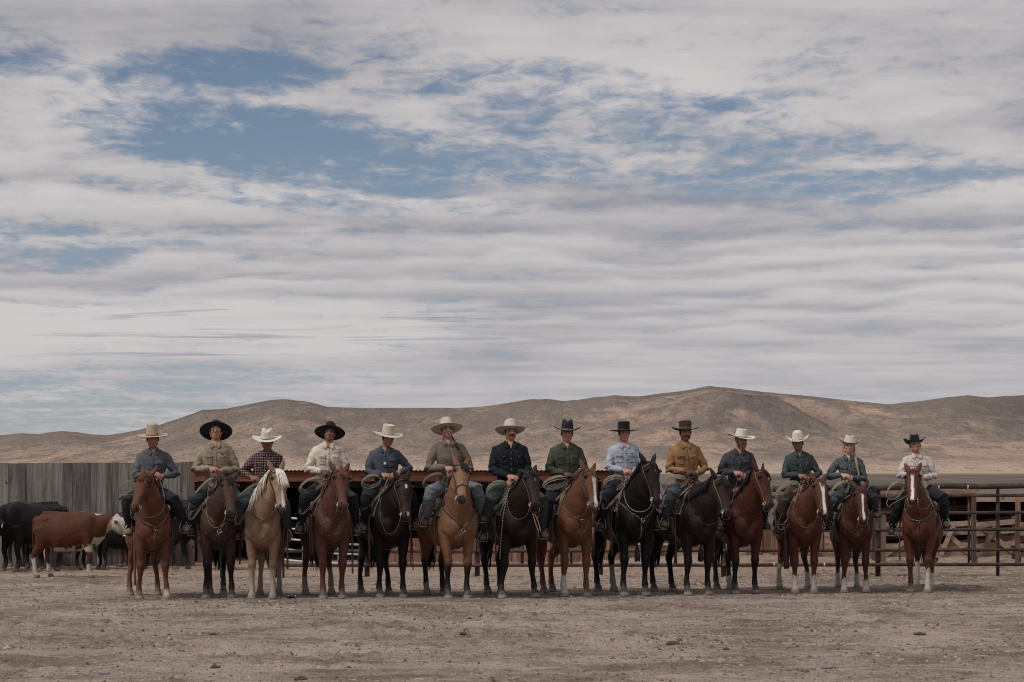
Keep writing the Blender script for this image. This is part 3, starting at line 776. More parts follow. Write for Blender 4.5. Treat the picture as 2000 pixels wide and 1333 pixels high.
    for sd_, px, ys in ((-1, fl_, st[0]), (1, fr, st[1])):
        ly = -.03*S+ys; lx = px2lx(px, ly)
        lx = sd_*max(.085*S, min(.27*S, abs(lx))) if lx*sd_ > 0 else sd_*.085*S
        kx = (sd_*.150*S)*.42+lx*.58; ex = sd_*.165*S
        P = [(ex, .03*S, 1.08*S), (ex*1.02, .04*S, .93*S), (ex*.5+kx*.5+sd_*.008*S, .02*S+ys*.3, .76*S), (kx, .0*S+ys*.6, .585*S), (kx, -.008*S+ys*.65, .51*S), (kx, 0+ys*.68, .445*S),
             (kx*.6+lx*.4, .015*S+ys*.8, .32*S), (lx, .018*S+ys, .205*S), (lx, .012*S+ys, .165*S), (lx, -.012*S+ys, .115*S), (lx, -.035*S+ys, .07*S)]
        R = [(.085,.125),(.086,.118),(.066,.082),(.047,.056),(.055,.062),(.043,.048),(.029,.039),(.034,.045),(.041,.050),(.033,.038),(.048,.050)]
        mb.loft(P, [(r*S*c.get('bone', 1.2), q*S*c.get('bone', 1.2)) for r, q in R], seg=14)
        mb.loft([(lx, -.030*S+ys, .085*S), (lx, -.040*S+ys, .05*S), (lx, -.050*S+ys, .0)], [(.055*S,.058*S),(.064*S,.069*S),(.076*S,.080*S)], seg=16)
        mb.ell((sd_*.130*S, -.135*S, 1.03*S), (.105*S, .105*S, .165*S))     # pectoral
        mb.ell((sd_*.178*S, -.04*S, 1.12*S), (.085*S, .15*S, .20*S), Matrix.Rotation(rad(-18), 3, 'X'))   # shoulder
        mb.ell((sd_*.160*S, .03*S, .88*S), (.078*S, .110*S, .12*S))
        mb.ell((sd_*.085*S, -.225*S, 1.05*S), (.075*S, .060*S, .115*S))     # breast muscle either side of the groove
        mb.ell((sd_*.205*S, -.06*S, 1.02*S), (.055*S, .09*S, .09*S))        # point of the shoulder
        legs.append((lx, ly, 'f'+('l' if sd_ < 0 else 'r')))
    # ---- hind legs
    hl, hr = sorted(c['hx']); hst = c.get('hstag', (0, 0))
    for sd_, px, ys in ((-1, hl, hst[0]), (1, hr, hst[1])):
        ly = 1.20*S+ys; lx = px2lx(px, ly)
        lx = sd_*max(.07*S, min(.30*S, abs(lx))) if lx*sd_ > 0 else sd_*.07*S
        P = [(sd_*.135*S, 1.16*S, 1.14*S), (sd_*.165*S, 1.08*S, .98*S), (sd_*.175*S, 1.06*S, .84*S), (sd_*.155*S, 1.16*S, .70*S), (lx*.5+sd_*.07*S, 1.295*S+ys*.6, .565*S), (lx*.6+sd_*.05*S, 1.335*S+ys*.7, .505*S), (lx*.75+sd_*.03*S, 1.31*S+ys*.8, .43*S),
             (lx, 1.275*S+ys, .30*S), (lx, 1.255*S+ys, .20*S), (lx, 1.25*S+ys, .16*S), (lx, 1.222*S+ys, .11*S), (lx, 1.20*S+ys, .07*S)]
        R = [(.13,.20),(.125,.19),(.105,.145),(.072,.098),(.048,.062),(.044,.060),(.035,.046),(.029,.040),(.034,.044),(.040,.048),(.033,.038),(.047,.050)]
        mb.loft(P, [(r*S*c.get('bone', 1.2), q*S*c.get('bone', 1.2)) for r, q in R], seg=14)
        mb.loft([(lx, 1.205*S+ys, .085*S), (lx, 1.195*S+ys, .05*S), (lx, 1.185*S+ys, .0)], [(.052*S,.056*S),(.060*S,.065*S),(.070*S,.076*S)], seg=16)
        legs.append((lx, ly, 'h'+('l' if sd_ < 0 else 'r')))
    me = remesh(mb, .0135, 8)
    # ---- ears, added to the same mesh
    em = MB(); eo = c.get('ears', (0, 0))
    for s_, back_ in ((-1, eo[0]), (1, eo[1])):
        b0 = H(s_*.058, -.005, -.010); dr = (-a*1.0+lat*s_*c.get('esp', .33)+n*(.12-back_)).normalized(); el_ = .185*hs
        sv = (lat*1.0+n*s_*(-.25)).normalized()
        em.loft([b0-dr*.03*hs, b0+dr*el_*.12, b0+dr*el_*.35, b0+dr*el_*.62, b0+dr*el_*.85, b0+dr*el_*1.0], [(.028*hs,.026*hs),(.036*hs,.028*hs),(.042*hs,.024*hs),(.034*hs,.017*hs),(.018*hs,.010*hs),(.003*hs,.003*hs)], sides=[sv]*6, seg=12)
    me, kE = join_mb(me, em)
    P = coords(me); N = len(P)
    Nn = normals(me); rel = (vnoise(P, 7, 2+int(c['key'][1:]), 3)-.5)*.024*smoothstep(P[:,2]/S, .5, .8); rel[kE:] = 0; P = P+Nn*rel[:,None]; set_coords(me, P)
    # ---- colours
    ct = c['coat']; base = np.array(ct['c'])*np.array((.80,.76,.78)); C = np.tile(base, (N, 1))
    Z = P[:,2]/S; jag = vnoise(P, 26, 3, 2)-.5; jag2 = vnoise(P, 9, 8, 3)-.5
    if 'top' in ct:   # darker or lighter top line
        f = smoothstep(Z+jag2*.25, 1.15, 1.5)[:,None]; C = C*(1-f)+np.array(ct['top'])*f
    mott = ct.get('roan', 0)
    if mott:
        f = (smoothstep(vnoise(P, 60, 5, 2), .45, .70)*mott*smoothstep(Z, .5, .8))[:,None]; C = C*(1-f)+np.array(ct.get('rc', (.34,.28,.25)))*f
    legd = np.stack([np.hypot(P[:,0]-l[0], P[:,1]-l[1]-(.06*S if l[2][0] == 'h' else .04*S)) for l in legs], 1); li = legd.argmin(1)
    if 'points' in ct:
        f = (1-smoothstep(Z+jag2*.22, .42, .66))[:,None]; C = C*(1-f)+np.array(ct['points'])*f
    names = [l[2] for l in legs]
    for k, hgt in ct.get('socks', {}).items():
        i = names.index(k); f = ((li == i)*(1-smoothstep(Z+jag*.10, hgt, hgt+.025)))[:,None]
        C = C*(1-f)+np.array(ct.get('sockc', (.50,.45,.40)))*f
    hoof = (1-smoothstep(Z, .062, .074))[:,None]; C = C*(1-hoof)+np.array(ct.get('hoof', (.25,.225,.20)))*hoof
    dust = ((1-smoothstep(Z+jag*.2, .04, .24))*.45)[:,None]; C = C*(1-dust)+np.array((.24,.20,.17))*dust
    # head frame coordinates
    Q = P-np.array(poll); ql = Q@np.array(lat)/hs; qt = Q@np.array(a)/HL; qn = Q@np.array(n)/hs
    inh = (qt > -.08) & (qt < 1.1) & (np.abs(ql) < .17) & (qn > -.28) & (qn < .16)
    def blend(f, col):
        nonlocal C
        f = np.clip(f, 0, 1)[:,None]; C = C*(1-f)+np.array(col)*f
    if 'facec' in ct: blend(inh*smoothstep(qt, .05, .3)*.8, ct['facec'])
    blend(inh*smoothstep(qt+jag2*.1, .80, .95)*ct.get('mz', .75), ct.get('muzc', (.045,.035,.032)))
    fr_ = inh*smoothstep(qn, -.02, .03)
    for mk in ct.get('marks', []):
        kind = mk[0]
        if kind == 'blaze':      # (t0,t1,[(t,off,halfwidth)...])
            tt = np.array([m_[0] for m_ in mk[1]]); oo = np.interp(qt, tt, [m_[1] for m_ in mk[1]]); ww = np.interp(qt, tt, [m_[2] for m_ in mk[1]])
            f = fr_*smoothstep(-(np.abs(ql-oo)+jag*.014), -ww-.004, -ww+.004)*(qt > tt[0])*(qt < tt[-1])
            blend(f, (.70,.66,.63))
        elif kind == 'star':
            f = fr_*smoothstep(-(np.hypot((ql-mk[1])/mk[3], (qt-mk[2])/mk[4])+jag*.7), -1.1, -.9); blend(f*mk[5], (.60,.56,.52))
    for s_ in (-1, 1):
        blend(inh*smoothstep(-np.hypot((ql-s_*.043)/.016, (qt-.925)/.032), -1.15, -.75)*(qn > .0), (.008,.006,.006))
        blend(inh*smoothstep(-np.hypot((qt-.215)/.065, (qn-.045)/.038), -1.3, -.6)*(ql*s_ > .07)*.8, tuple(base*.22))
    blend(inh*smoothstep(-np.abs(qt-.985+.15*np.abs(ql)), -.014, -.004)*(qn > -.06)*(qn < .02)*.8, (.012,.01,.009))
    # ears: dark tips and rim
    ear = np.zeros(N); ear[kE:] = 1; blend(ear*smoothstep(-qt, .10, .30)*ct.get('eart', .5), ct.get('mane', base*.3) if ct.get('eart', .5) > .3 else base*.4)
    blend(ear*smoothstep(qn, .0, .03)*smoothstep(-qt, .02, .1)*.35, (.10,.07,.055))
    set_col(me, C)
    body = link_mesh('horse_body', me, M_COAT, root)
    bvh = bvh_of(me); c['bvh'] = bvh
    for s_ in (-1, 1):
        e = MB(); cen = hug(bvh, H(s_*.125, .215, .048), -.008); e.ell(cen, (.021*hs,.021*hs,.021*hs), seg=12, rg=8); e.obj('eye', M_EYE, root)
    # ---- hair
    hm_ = hair_mat('hair_%s' % c['key'], ct['mane'])
    ms = c.get('mside', -1); mb = MB(); nS = c.get('mn', 210); mlen = c.get('mlen', .24)
    for i in range(nS):
        q = .12+.86*random.random(); k = q*10; i0 = min(int(k), 9); fr2 = k-i0
        cen = pts[i0].lerp(pts[i0+1], fr2); tg = (pts[i0+1]-pts[i0]).normalized(); sv = sides[i0]; sv = (sv-tg*sv.dot(tg)).normalized(); ov = tg.cross(sv)
        if ov.dot(Vector((0,.5,1))) < 0: ov = -ov
        r0 = rs[i0][0]*(1-fr2)+rs[i0+1][0]*fr2; r1 = rs[i0][1]*(1-fr2)+rs[i0+1][1]*fr2
        st_ = cen+ov*(r1*.97)+sv*(random.uniform(-.02, .02))
        ln = mlen*random.uniform(.7, 1.15)*(1-.25*abs(q-.5)); pl = [st_]; sd2 = ms if random.random() < .93 else -ms
        dirs = (sv*sd2+ov*.25).normalized(); p = st_
        for j in range(6):
            dirs = (dirs*.62+Vector((0,-.03,-1))*.38+Vector((random.uniform(-.12,.12),random.uniform(-.12,.12),0))).normalized()
            p = hug(bvh, p+dirs*(ln/6), .010+.012*random.random()); pl.append(p)
        w0 = random.uniform(.006,.012); mb.tube(pl, [w0,w0*1.1,w0,w0*.9,w0*.75,w0*.5,w0*.15], 4)
    mb.obj('mane', hm_, root); mb = MB()
    for i in range(c.get('fn', 46)):      # forelock
        p = H(random.uniform(-.035,.035), random.uniform(-.02,.03), .035+.02*random.random()); pl = [p]; ln = c.get('flen', .20)*random.uniform(.6,1.1); ds = (n*.7-a*.1+lat*random.uniform(-.3,.3)).normalized(); fo = c.get('fside', 0)
        for j in range(5):
            ds = (ds*.5+a*.5+lat*(fo*.12+random.uniform(-.10,.10))).normalized(); p = hug(bvh, p+ds*ln/5, .009+.010*random.random()); pl.append(p)
        w0 = random.uniform(.005,.009); mb.tube(pl, [w0,w0,w0,w0*.8,w0*.5,w0*.12], 4)
    mb.obj('forelock', hm_, root)
    mb = MB(); tz = c.get('tl', .38)
    for i in range(70):
        a0 = random.random()*6.28; r0 = .03*random.random(); pl = []; zt_ = tz+random.uniform(-.06,.25); ex_ = random.uniform(-.07,.07); ey = random.uniform(-.06,.07)
        for j in range(7):
            q = j/6; z = 1.22*S*(1-q)+zt_*q; pl.append(Vector((r0*math.cos(a0)+ex_*math.sin(q*2.6)*1.1, 1.45*S+.07*math.sin(min(q*3, 1.57))+r0*math.sin(a0)+ey*math.sin(q*2.6), z)))
        w0 = random.uniform(.008,.014); mb.tube(pl, [w0,w0*1.1,w0,w0,w0*.9,w0*.7,w0*.2], 4)
    mb.obj('tail', hair_mat('tail_%s' % c['key'], ct.get('tailc', ct['mane'])), root)
    return c

# colour sets (albedo)
DK = (.012,.009,.008)
CO = dict(
 sorrel=dict(c=(.150,.062,.036), mane=(.115,.038,.016), hoof=(.27,.24,.215), mz=.5, muzc=(.07,.045,.04), eart=.2),
 redsorrel=dict(c=(.125,.048,.030), mane=(.095,.028,.013), mz=.45, muzc=(.07,.045,.04), eart=.2),
 brownroan=dict(c=(.064,.036,.028), mane=DK, points=DK, roan=.30, rc=(.15,.095,.075), facec=(.078,.040,.028), eart=.35, muzc=(.04,.032,.03)),
 palomino=dict(c=(.33,.225,.145), mane=(.70,.63,.53), socks=dict(fl=.44,fr=.44,hl=.60,hr=.55), sockc=(.38,.31,.235), muzc=(.10,.075,.065), mz=.7, eart=.05, facec=(.34,.235,.16), tailc=(.20,.14,.10)),
 redroan=dict(c=(.115,.050,.037), mane=(.115,.040,.026), roan=.28, rc=(.19,.125,.105), facec=(.095,.038,.027), socks=dict(hl=.26,hr=.36), sockc=(.26,.22,.19), muzc=(.09,.065,.058), mz=.6, eart=.25),
 darkbay=dict(c=(.017,.011,.009), mane=(.010,.008,.008), points=(.010,.008,.007), facec=(.032,.020,.015), muzc=(.06,.048,.043), mz=.5, eart=.6),
 buckskin=dict(c=(.25,.135,.072), mane=(.013,.010,.009), points=(.016,.012,.010), facec=(.26,.155,.09), muzc=(.03,.024,.022), mz=.9, eart=.25, socks=dict(hl=.18), sockc=(.30,.26,.22)),
 seal=dict(c=(.021,.012,.009), mane=(.010,.008,.008), points=(.010,.008,.007), facec=(.030,.018,.015), muzc=(.025,.018,.016), eart=.6),
 lightsorrel=dict(c=(.165,.075,.042), mane=(.120,.046,.024), socks=dict(fl=.30), muzc=(.16,.12,.10), mz=.5, eart=.45),
 black=dict(c=(.011,.0085,.008), mane=(.008,.007,.007), points=(.008,.007,.007), muzc=(.05,.040,.036), mz=.45, socks=dict(hr=.36), sockc=(.28,.25,.22), eart=.7, facec=(.020,.016,.015)),
 brown=dict(c=(.024,.015,.012), mane=(.010,.008,.008), points=(.010,.008,.007), muzc=(.04,.033,.03), eart=.6, facec=(.038,.024,.019)),
 bay=dict(c=(.085,.031,.019), mane=(.010,.008,.008), points=(.012,.009,.008), muzc=(.05,.038,.033), mz=.6, eart=.35, socks=dict(hr=.22), sockc=(.30,.26,.23)),
 chestnut=dict(c=(.108,.042,.027), mane=(.080,.026,.014), mz=.2, muzc=(.07,.045,.04), eart=.5),
)
def coat(k, **kw):
    d = dict(CO[k]); d.update(kw); return d
BL = lambda *a: ('blaze', list(a))
HS = [
 dict(key='h1', stag=(.05,-.04), S=.95, fy=1170, fx=(273,325), hx=(255,307), poll=(286,930), muz=(259,996), hyaw=-36, coat=coat('sorrel', socks=dict(fr=.15), marks=[('star', .0, .17, .018, .035, 1)]), mside=1, fn=46, mlen=.16, esp=.45,
      hlabel='bright sorrel horse with a tiny star, head turned toward the cattle, leftmost of the line', hs_short='leftmost sorrel horse', ears=(0,0)),
 dict(key='h2', stag=(-.03,.06), hstag=(.1,-.1), S=.99, fy=1168, fx=(403,452), hx=(410,436), poll=(446,937), muz=(452,1008), hyaw=14, coat=coat('brownroan', marks=[('star', 0, .26, .010, .09, .35)]), mside=-1, esp=.75, mlen=.2,
      hlabel='brown roan horse with black legs and mane and lowered ears, second from the left', hs_short='brown roan horse'),
 dict(key='h3', stag=(.02,-.03), S=.96, fy=1169, fx=(492,533), hx=(508,545), poll=(541,920), muz=(551,996), hyaw=26, coat=coat('palomino', marks=[BL((.16,.01,.010),(.28,.012,.018),(.6,.012,.017),(.9,.012,.024),(.97,.01,.02))]), mside=-1, mn=330, mlen=.46, fn=110, flen=.32, fside=.25,
      hlabel='golden palomino horse with long cream mane and white blaze', hs_short='palomino horse', esp=.45),
 dict(key='h4', stag=(-.06,.05), S=1.0, fy=1169, fx=(632,668), hx=(597,647), poll=(664,922), muz=(668,992), hyaw=8, coat=coat('redroan', marks=[('star', .0, .20, .026, .06, .35)]), mside=-1, mlen=.26, fn=60, esp=.62,
      hlabel='red roan horse with flecked forehead and grizzled hind pasterns', hs_short='red roan horse'),
 dict(key='h5', stag=(.05,-.03), hstag=(.12,-.1), S=.99, fy=1167, fx=(742,788), hx=(705.5,759), poll=(786,938), muz=(793,1012), hyaw=12, coat=coat('darkbay', marks=[('star', .0, .24, .024, .060, 1), ('star', 0, .93, .018, .05, .6)]), mside=-1, mlen=.22, esp=.45, fn=12, flen=.09,
      hlabel='near black horse with bold white star and snip, left of the buckskin', hs_short='near black horse with the bold star'),
 dict(key='h6', stag=(.0,-.03), hstag=(.1,-.1), S=1.0, fy=1169, fx=(876,913), hx=(834,866), poll=(901,910), muz=(897,980), hyaw=2, coat=coat('buckskin', marks=[('star', .0, .22, .013, .028, 1)]), mside=1, mlen=.18, fn=60, fside=.7, flen=.22, esp=.42,
      hlabel='golden buckskin horse with black legs and black forelock, facing straight ahead', hs_short='buckskin horse'),
 dict(key='h7', stag=(-.03,.07), hstag=(.1,-.12), S=1.0, fy=1167, fx=(980.5,1045), hx=(956,972), poll=(1035,925), muz=(1041,992), hyaw=10, coat=coat('seal', marks=[('star', .0, .28, .012, .07, .25)]), mside=-1, mlen=.2, fn=20, esp=.42, ears=(.9,0),
      hlabel='seal brown horse with one ear back under the rider in black', hs_short='seal brown horse'),
 dict(key='h8', stag=(.04,-.05), hstag=(-.1,.1), S=1.0, fy=1164, fx=(1102,1147), hx=(1062,1079), poll=(1150,921), muz=(1156,992), hyaw=14, coat=coat('lightsorrel', marks=[BL((.10,-.002,.010),(.20,-.002,.036),(.34,.0,.030),(.6,.006,.020),(.85,.008,.030),(1.0,.0,.034))]), mside=-1, mlen=.16, fn=20, esp=.50,
      hlabel='light sorrel horse with a wide white blaze and one white front pastern', hs_short='light sorrel horse with wide blaze'),
 dict(key='h9', stag=(-.02,-.02), hstag=(.1,-.1), S=1.04, fy=1163, fx=(1219,1262), hx=(1168,1199), poll=(1268,906), muz=(1284,984), hyaw=18, coat=coat('black', marks=[('star', .0, .22, .018, .045, 1), ('star', .025, .86, .022, .09, .7)]), mside=-1, mlen=.24, fn=24, esp=.55, fat=1.05,
      hlabel='tall black horse with small star, white nostril snip and white hind pastern', hs_short='tall black horse'),
 dict(key='h10', stag=(.0,.03), hstag=(.1,-.12), S=1.0, fy=1162, fx=(1343,1385), hx=(1277,1314), poll=(1405,936), muz=(1419,1008), hyaw=20, coat=coat('brown'), mside=-1, mlen=.30, fn=60, flen=.24, esp=.62, fat=1.05, neckx=1,
      hlabel='plain dark brown horse with thick black mane, no face marking', hs_short='plain dark brown horse'),
 dict(key='h11', stag=(-.04,.08), hstag=(.14,-.1), S=.98, fy=1159, fx=(1436,1476), hx=(1405,1421), poll=(1485,922), muz=(1502,992), hyaw=34, coat=coat('bay', marks=[('star', .025, .24, .013, .06, 1)]), mside=-1, mlen=.26, fn=60, flen=.16, fside=.8, esp=.40,
      hlabel='red bay horse with black mane and a narrow star, turned to the right', hs_short='red bay horse'),
 dict(key='h12', stag=(.02,-.02), hstag=(-.1,.12), S=.97, fy=1158, fx=(1553,1590), hx=(1522.5,1578), poll=(1600,941), muz=(1606,1005), hyaw=12, coat=coat('chestnut', socks=dict(fl=.26,fr=.26,hl=.40,hr=.25), marks=[BL((.10,-.005,.022),(.17,.0,.040),(.28,.0,.030),(.5,.006,.018),(.85,.010,.026),(1.0,.008,.026))]), mside=-1, mlen=.14, fn=16, esp=.5,
      hlabel='chestnut horse with broad blaze and four white legs under the rider in chaps', hs_short='chestnut horse with four white legs'),
 dict(key='h13', stag=(-.03,.05), hstag=(.1,-.05), S=.92, fy=1156.5, fx=(1648.5,1692), hx=(1637,1674), poll=(1680,955), muz=(1686,1020), hyaw=8, coat=coat('chestnut', c=(.092,.036,.024), socks=dict(fl=.22,fr=.19,hl=.26,hr=.26), marks=[BL((.14,.0,.024),(.26,.0,.020),(.5,.0,.012),(.75,.0,.013),(.93,-.004,.017),(.97,0,.01))]), mside=-1, mlen=.16, fn=40, flen=.16, esp=.62,
      hlabel='small dark chestnut horse with a narrow blaze and low white socks', hs_short='small dark chestnut horse'),
 dict(key='h14', stag=(.03,-.03), hstag=(.12,-.05), S=.96, fy=1156, fx=(1779,1811), hx=(1792,1819), poll=(1783,922), muz=(1784,981), hyaw=0, coat=coat('redsorrel', socks=dict(fr=.36,hl=.42,hr=.26), marks=[BL((.12,-.012,.014),(.20,.0,.026),(.5,.0,.019),(.80,.004,.021),(.97,.0,.030))]), mside=-1, mlen=.12, fn=16, esp=.42,
      hlabel='red sorrel horse with a full blaze and white socks, rightmost of the line', hs_short='rightmost red sorrel horse'),
]
for c in HS: horse_build(c)
# ================================================================== RIDERS
def cloth(name, col, pat=None, c2=None, c3=None, rough=.9, var=.27):
    if name in _mc: return _mc[name]
    m, t, bs = mat_new(name)
    oc = t.node('ShaderNodeTexCoord').outputs['Object']
    wob = t.noise(oc, 9, 3, .5); wv = t.math('MULTIPLY', t.math('SUBTRACT', wob, .5), .03)
    x, y, z = t.sep(oc); x = t.math('ADD', x, wv); z = t.math('ADD', z, wv)
    n1 = t.noise(oc, 7, 5, .6); n2 = t.noise(oc, 260, 2, .5)
    c = t.mix(t.ss(n1, .3, .7), tuple(k*(1-var) for k in col), tuple(k*(1+var) for k in col))
    def stripe(v, per, wd):
        f = t.math('ABSOLUTE', t.math('SUBTRACT', t.math('FRACT', t.math('DIVIDE', v, per)), .5)); return t.ss(f, wd+.05, wd-.02)
    if pat == 'plaid':
        c = t.mix(t.math('MULTIPLY', stripe(x, .034, .10), .75), c, c2); c = t.mix(t.math('MULTIPLY', stripe(z, .036, .10), .75), c, c2)
        c = t.mix(t.math('MULTIPLY', stripe(t.math('ADD', x, .017), .034, .16), .6), c, c3); c = t.mix(t.math('MULTIPLY', stripe(t.math('ADD', z, .017), .036, .16), .6), c, c3)
    if pat == 'stripe': c = t.mix(t.math('MULTIPLY', stripe(x, .014, .12), .7), c, c2)
    if pat == 'dots':
        vo = t.node('ShaderNodeTexVoronoi'); vo.inputs['Scale'].default_value = 62; vo.inputs['Randomness'].default_value = 0.0; t.l.new(oc, vo.inputs['Vector'])
        c = t.mix(t.ss(vo.outputs['Distance'], .34, .22), c, c2)
    if pat == 'wash': c = t.mix(t.ss(t.noise(oc, 16, 5, .7), .45, .72, 0, .75), c, c2)
    t.l.new(c, bs.inputs['Base Color']); bs.inputs['Roughness'].default_value = rough; bs.inputs['Specular IOR Level'].default_value = .15
    b_ = t.node('ShaderNodeBump'); b_.inputs['Strength'].default_value = .8; b_.inputs['Distance'].default_value = .015
    cre = t.noise(t.mapping(oc, (1, 1, 1.9), rot=(0, .5, 0)), 13, 3, .55, 1.4)
    t.l.new(t.math('ADD', cre, t.math('MULTIPLY', n2, .08)), b_.inputs['Height']); t.l.new(b_.outputs[0], bs.inputs['Normal'])
    _mc[name] = m; return m
def skin_mat():
    m, t, bs = mat_new('skin'); at = t.node('ShaderNodeAttribute'); at.attribute_name = 'Col'
    n = t.noise(t.node('ShaderNodeTexCoord').outputs['Object'], 40, 4, .6)
    c = t.mix(t.ss(n, .35, .7, 0, .3), at.outputs['Color'], t.mix(1.0, at.outputs['Color'], (.8,.62,.55), 'MULTIPLY'))
    t.l.new(c, bs.inputs['Base Color']); bs.inputs['Roughness'].default_value = .55; bs.inputs['Subsurface Weight'].default_value = .05
    bs.inputs['Subsurface Radius'].default_value = (.01,.004,.002); bs.inputs['Specular IOR Level'].default_value = .3
    return m
M_SKIN = skin_mat()
M_EYEW = mat('eye_white', (.45,.42,.40), .3, .05, 5, 0)
def ik(a, b_, l1, l2, pole):
    a, b_ = Vector(a), Vector(b_); d = b_-a; L = d.length
    if L > (l1+l2)*.985: b_ = a+d.normalized()*(l1+l2)*.985; d = b_-a; L = d.length
    k = (l1*l1-l2*l2+L*L)/(2*L); hgt = math.sqrt(max(l1*l1-k*k, 0)); u_ = d.normalized(); p = Vector(pole); p = (p-u_*p.dot(u_)).normalized()
    return a+u_*k+p*hgt, b_
def patch(mb, bvh, poly, off=.004, th=.004, nx=7, nz=7, xo=None):
    """quad patch in (x,z) thrown on to the front of a surface"""
    (a, b_, c_, d_) = [Vector((p[0], p[1])) for p in poly]; top = []; last = None
    for j in range(nz):
        for i in range(nx):
            u_, v_ = i/(nx-1), j/(nz-1); q = (a*(1-u_)+b_*u_)*(1-v_)+(d_*(1-u_)+c_*u_)*v_
            x = q[0]+(xo(q[1]) if xo else 0)
            loc, nr, _, _ = bvh.ray_cast(Vector((x, -1.2, q[1])), Vector((0, 1, 0)))
            if loc is None: loc, nr = (last if last else (Vector((x, -.1, q[1])), Vector((0,-1,0))))
            last = (loc, nr); top.append((loc+nr*(off+th), loc+nr*.0005))
    n = nx*nz; vs = [p[0] for p in top]+[p[1] for p in top]; fs = []
    for j in range(nz-1):
        for i in range(nx-1):
            k = j*nx+i; fs.append((k, k+1, k+nx+1, k+nx)); fs.append((n+k, n+k+nx, n+k+nx+1, n+k+1))
    rim = [i for i in range(nx)]+[j*nx+nx-1 for j in range(1, nz)]+[(nz-1)*nx+i for i in range(nx-2, -1, -1)]+[j*nx for j in range(nz-2, 0, -1)]
    for q in range(len(rim)):
        r0, r1 = rim[q], rim[(q+1) % len(rim)]; fs.append((r0, n+r0, n+r1, r1))
    mb.add(vs, fs)

def hat(parent, Hm, h):
    """Hm maps head coordinates to person space; h: brim half width / depth, crown height, style"""
    bw, bd, ch = h.get('bw', .205), h.get('bd', .175), h.get('ch', .15); cu = h.get('curl', .02); dip = h.get('dip', .012); tp = rad(h.get('tilt', 0)); rl = rad(h.get('roll', 0))
    cx, cy = .083, .100; zb = .048-.085*math.sin(max(tp, 0))
    R = Matrix.Rotation(rl, 3, 'Y') @ Matrix.Rotation(-tp, 3, 'X')
    def M(x, y, z): q = R @ Vector((x, y, z)); return Hm(q.x, q.y+.008, q.z+zb)
    t = hat_obj = None
    mb = MB(); NA, NR = 48, 9
    def bz(th, q):
        s_, c_ = abs(math.cos(th)), -math.sin(th)      # s_: to the side, c_: +1 front
        return cu*(s_**h.get('cp', 2.2))*q**1.7-dip*max(c_, 0)**2*q-.4*dip*max(-c_, 0)**2*q+.003*math.sin(3*th+h.get('ph', 0))*q
    def ring(q, dz):
        out = []
        for j in range(NA):
            th = 2*math.pi*j/NA; rx = cx*.96+(bw-cx*.96)*q; ry = cy*.96+(bd-cy*.96)*q
            sh = 1-.16*cu/.05*q*q*abs(math.cos(th))**4*.5
            out.append(M(rx*math.cos(th)*sh, ry*math.sin(th), bz(th, q)+dz))
        return out
    rings = [ring(q, .004) for q in np.linspace(0, 1, NR)]+[ring(q, -.001) for q in np.linspace(1, 0, NR)]
    mb.rings(rings, caps=False)
    # crown
    st = h.get('style', 'cattle'); prof = []
    for k in range(9):
        q = k/8; tap = 1-h.get('taper', .12)*q**1.2; prof.append((tap, q*ch))
    cr = []
    for tap, z in prof[:-1]: cr.append([M(cx*tap*math.cos(2*math.pi*j/NA), cy*tap*math.sin(2*math.pi*j/NA), z) for j in range(NA)])
    tp0 = prof[-1][0]; rnd = h.get('round', .35)
    for q in (1.0, .93, .80, .62, .42, .22, .05):
        rr = []
        for j in range(NA):
            th = 2*math.pi*j/NA; x, y = cx*tp0*q*math.cos(th), cy*tp0*q*math.sin(th)
            z = ch+(.030*rnd)*(1-q*q)*1.1-.010*(q == 1.0)
            if st == 'cattle': z -= h.get('crease', .028)*math.exp(-(x/.020)**2)*(1-.25*q)*(1 if q < .95 else .5); z += .008*math.exp(-((abs(x)-.045)/.02)**2)
            elif st == 'flat': z = ch-.012*(1-smoothstep(np.array(q), .70, .92))-.004*(q == 1.0)
            elif st == 'open': z += .004
            fp = -y/cy
            if st == 'cattle' and fp > 0: z -= .016*fp; x *= 1-.28*fp*fp
            rr.append(M(x, y, z))
        cr.append(rr)
    mb.rings(cr, caps=False); mb.add(cr[-1], [tuple(range(NA))])
    o = mb.obj('hat', h['mat'], parent)
    mb = MB(); bh = h.get('bandh', .022)
    mb.rings([[M((cx*1.0+.003)*k*math.cos(2*math.pi*j/NA), (cy*1.0+.003)*k*math.sin(2*math.pi*j/NA), z) for j in range(NA)] for k, z in ((.985,.004),(1.0,.006),(1.0-.12*bh/ch*.8,bh),(.96-.12*bh/ch,bh+.001))], caps=False)
    mb.obj('hat_band', h.get('band', M_LEAD), o)
    mb = MB(); mb.tube([M(bw*math.cos(th)*(1-.08*cu/.05*abs(math.cos(th))**4), bd*math.sin(th), bz(th, 1)+.0015) for th in np.linspace(0, 2*math.pi, 49)], .0035, 6); mb.obj('brim_edge', h.get('edge', h['mat']), o)
    return o

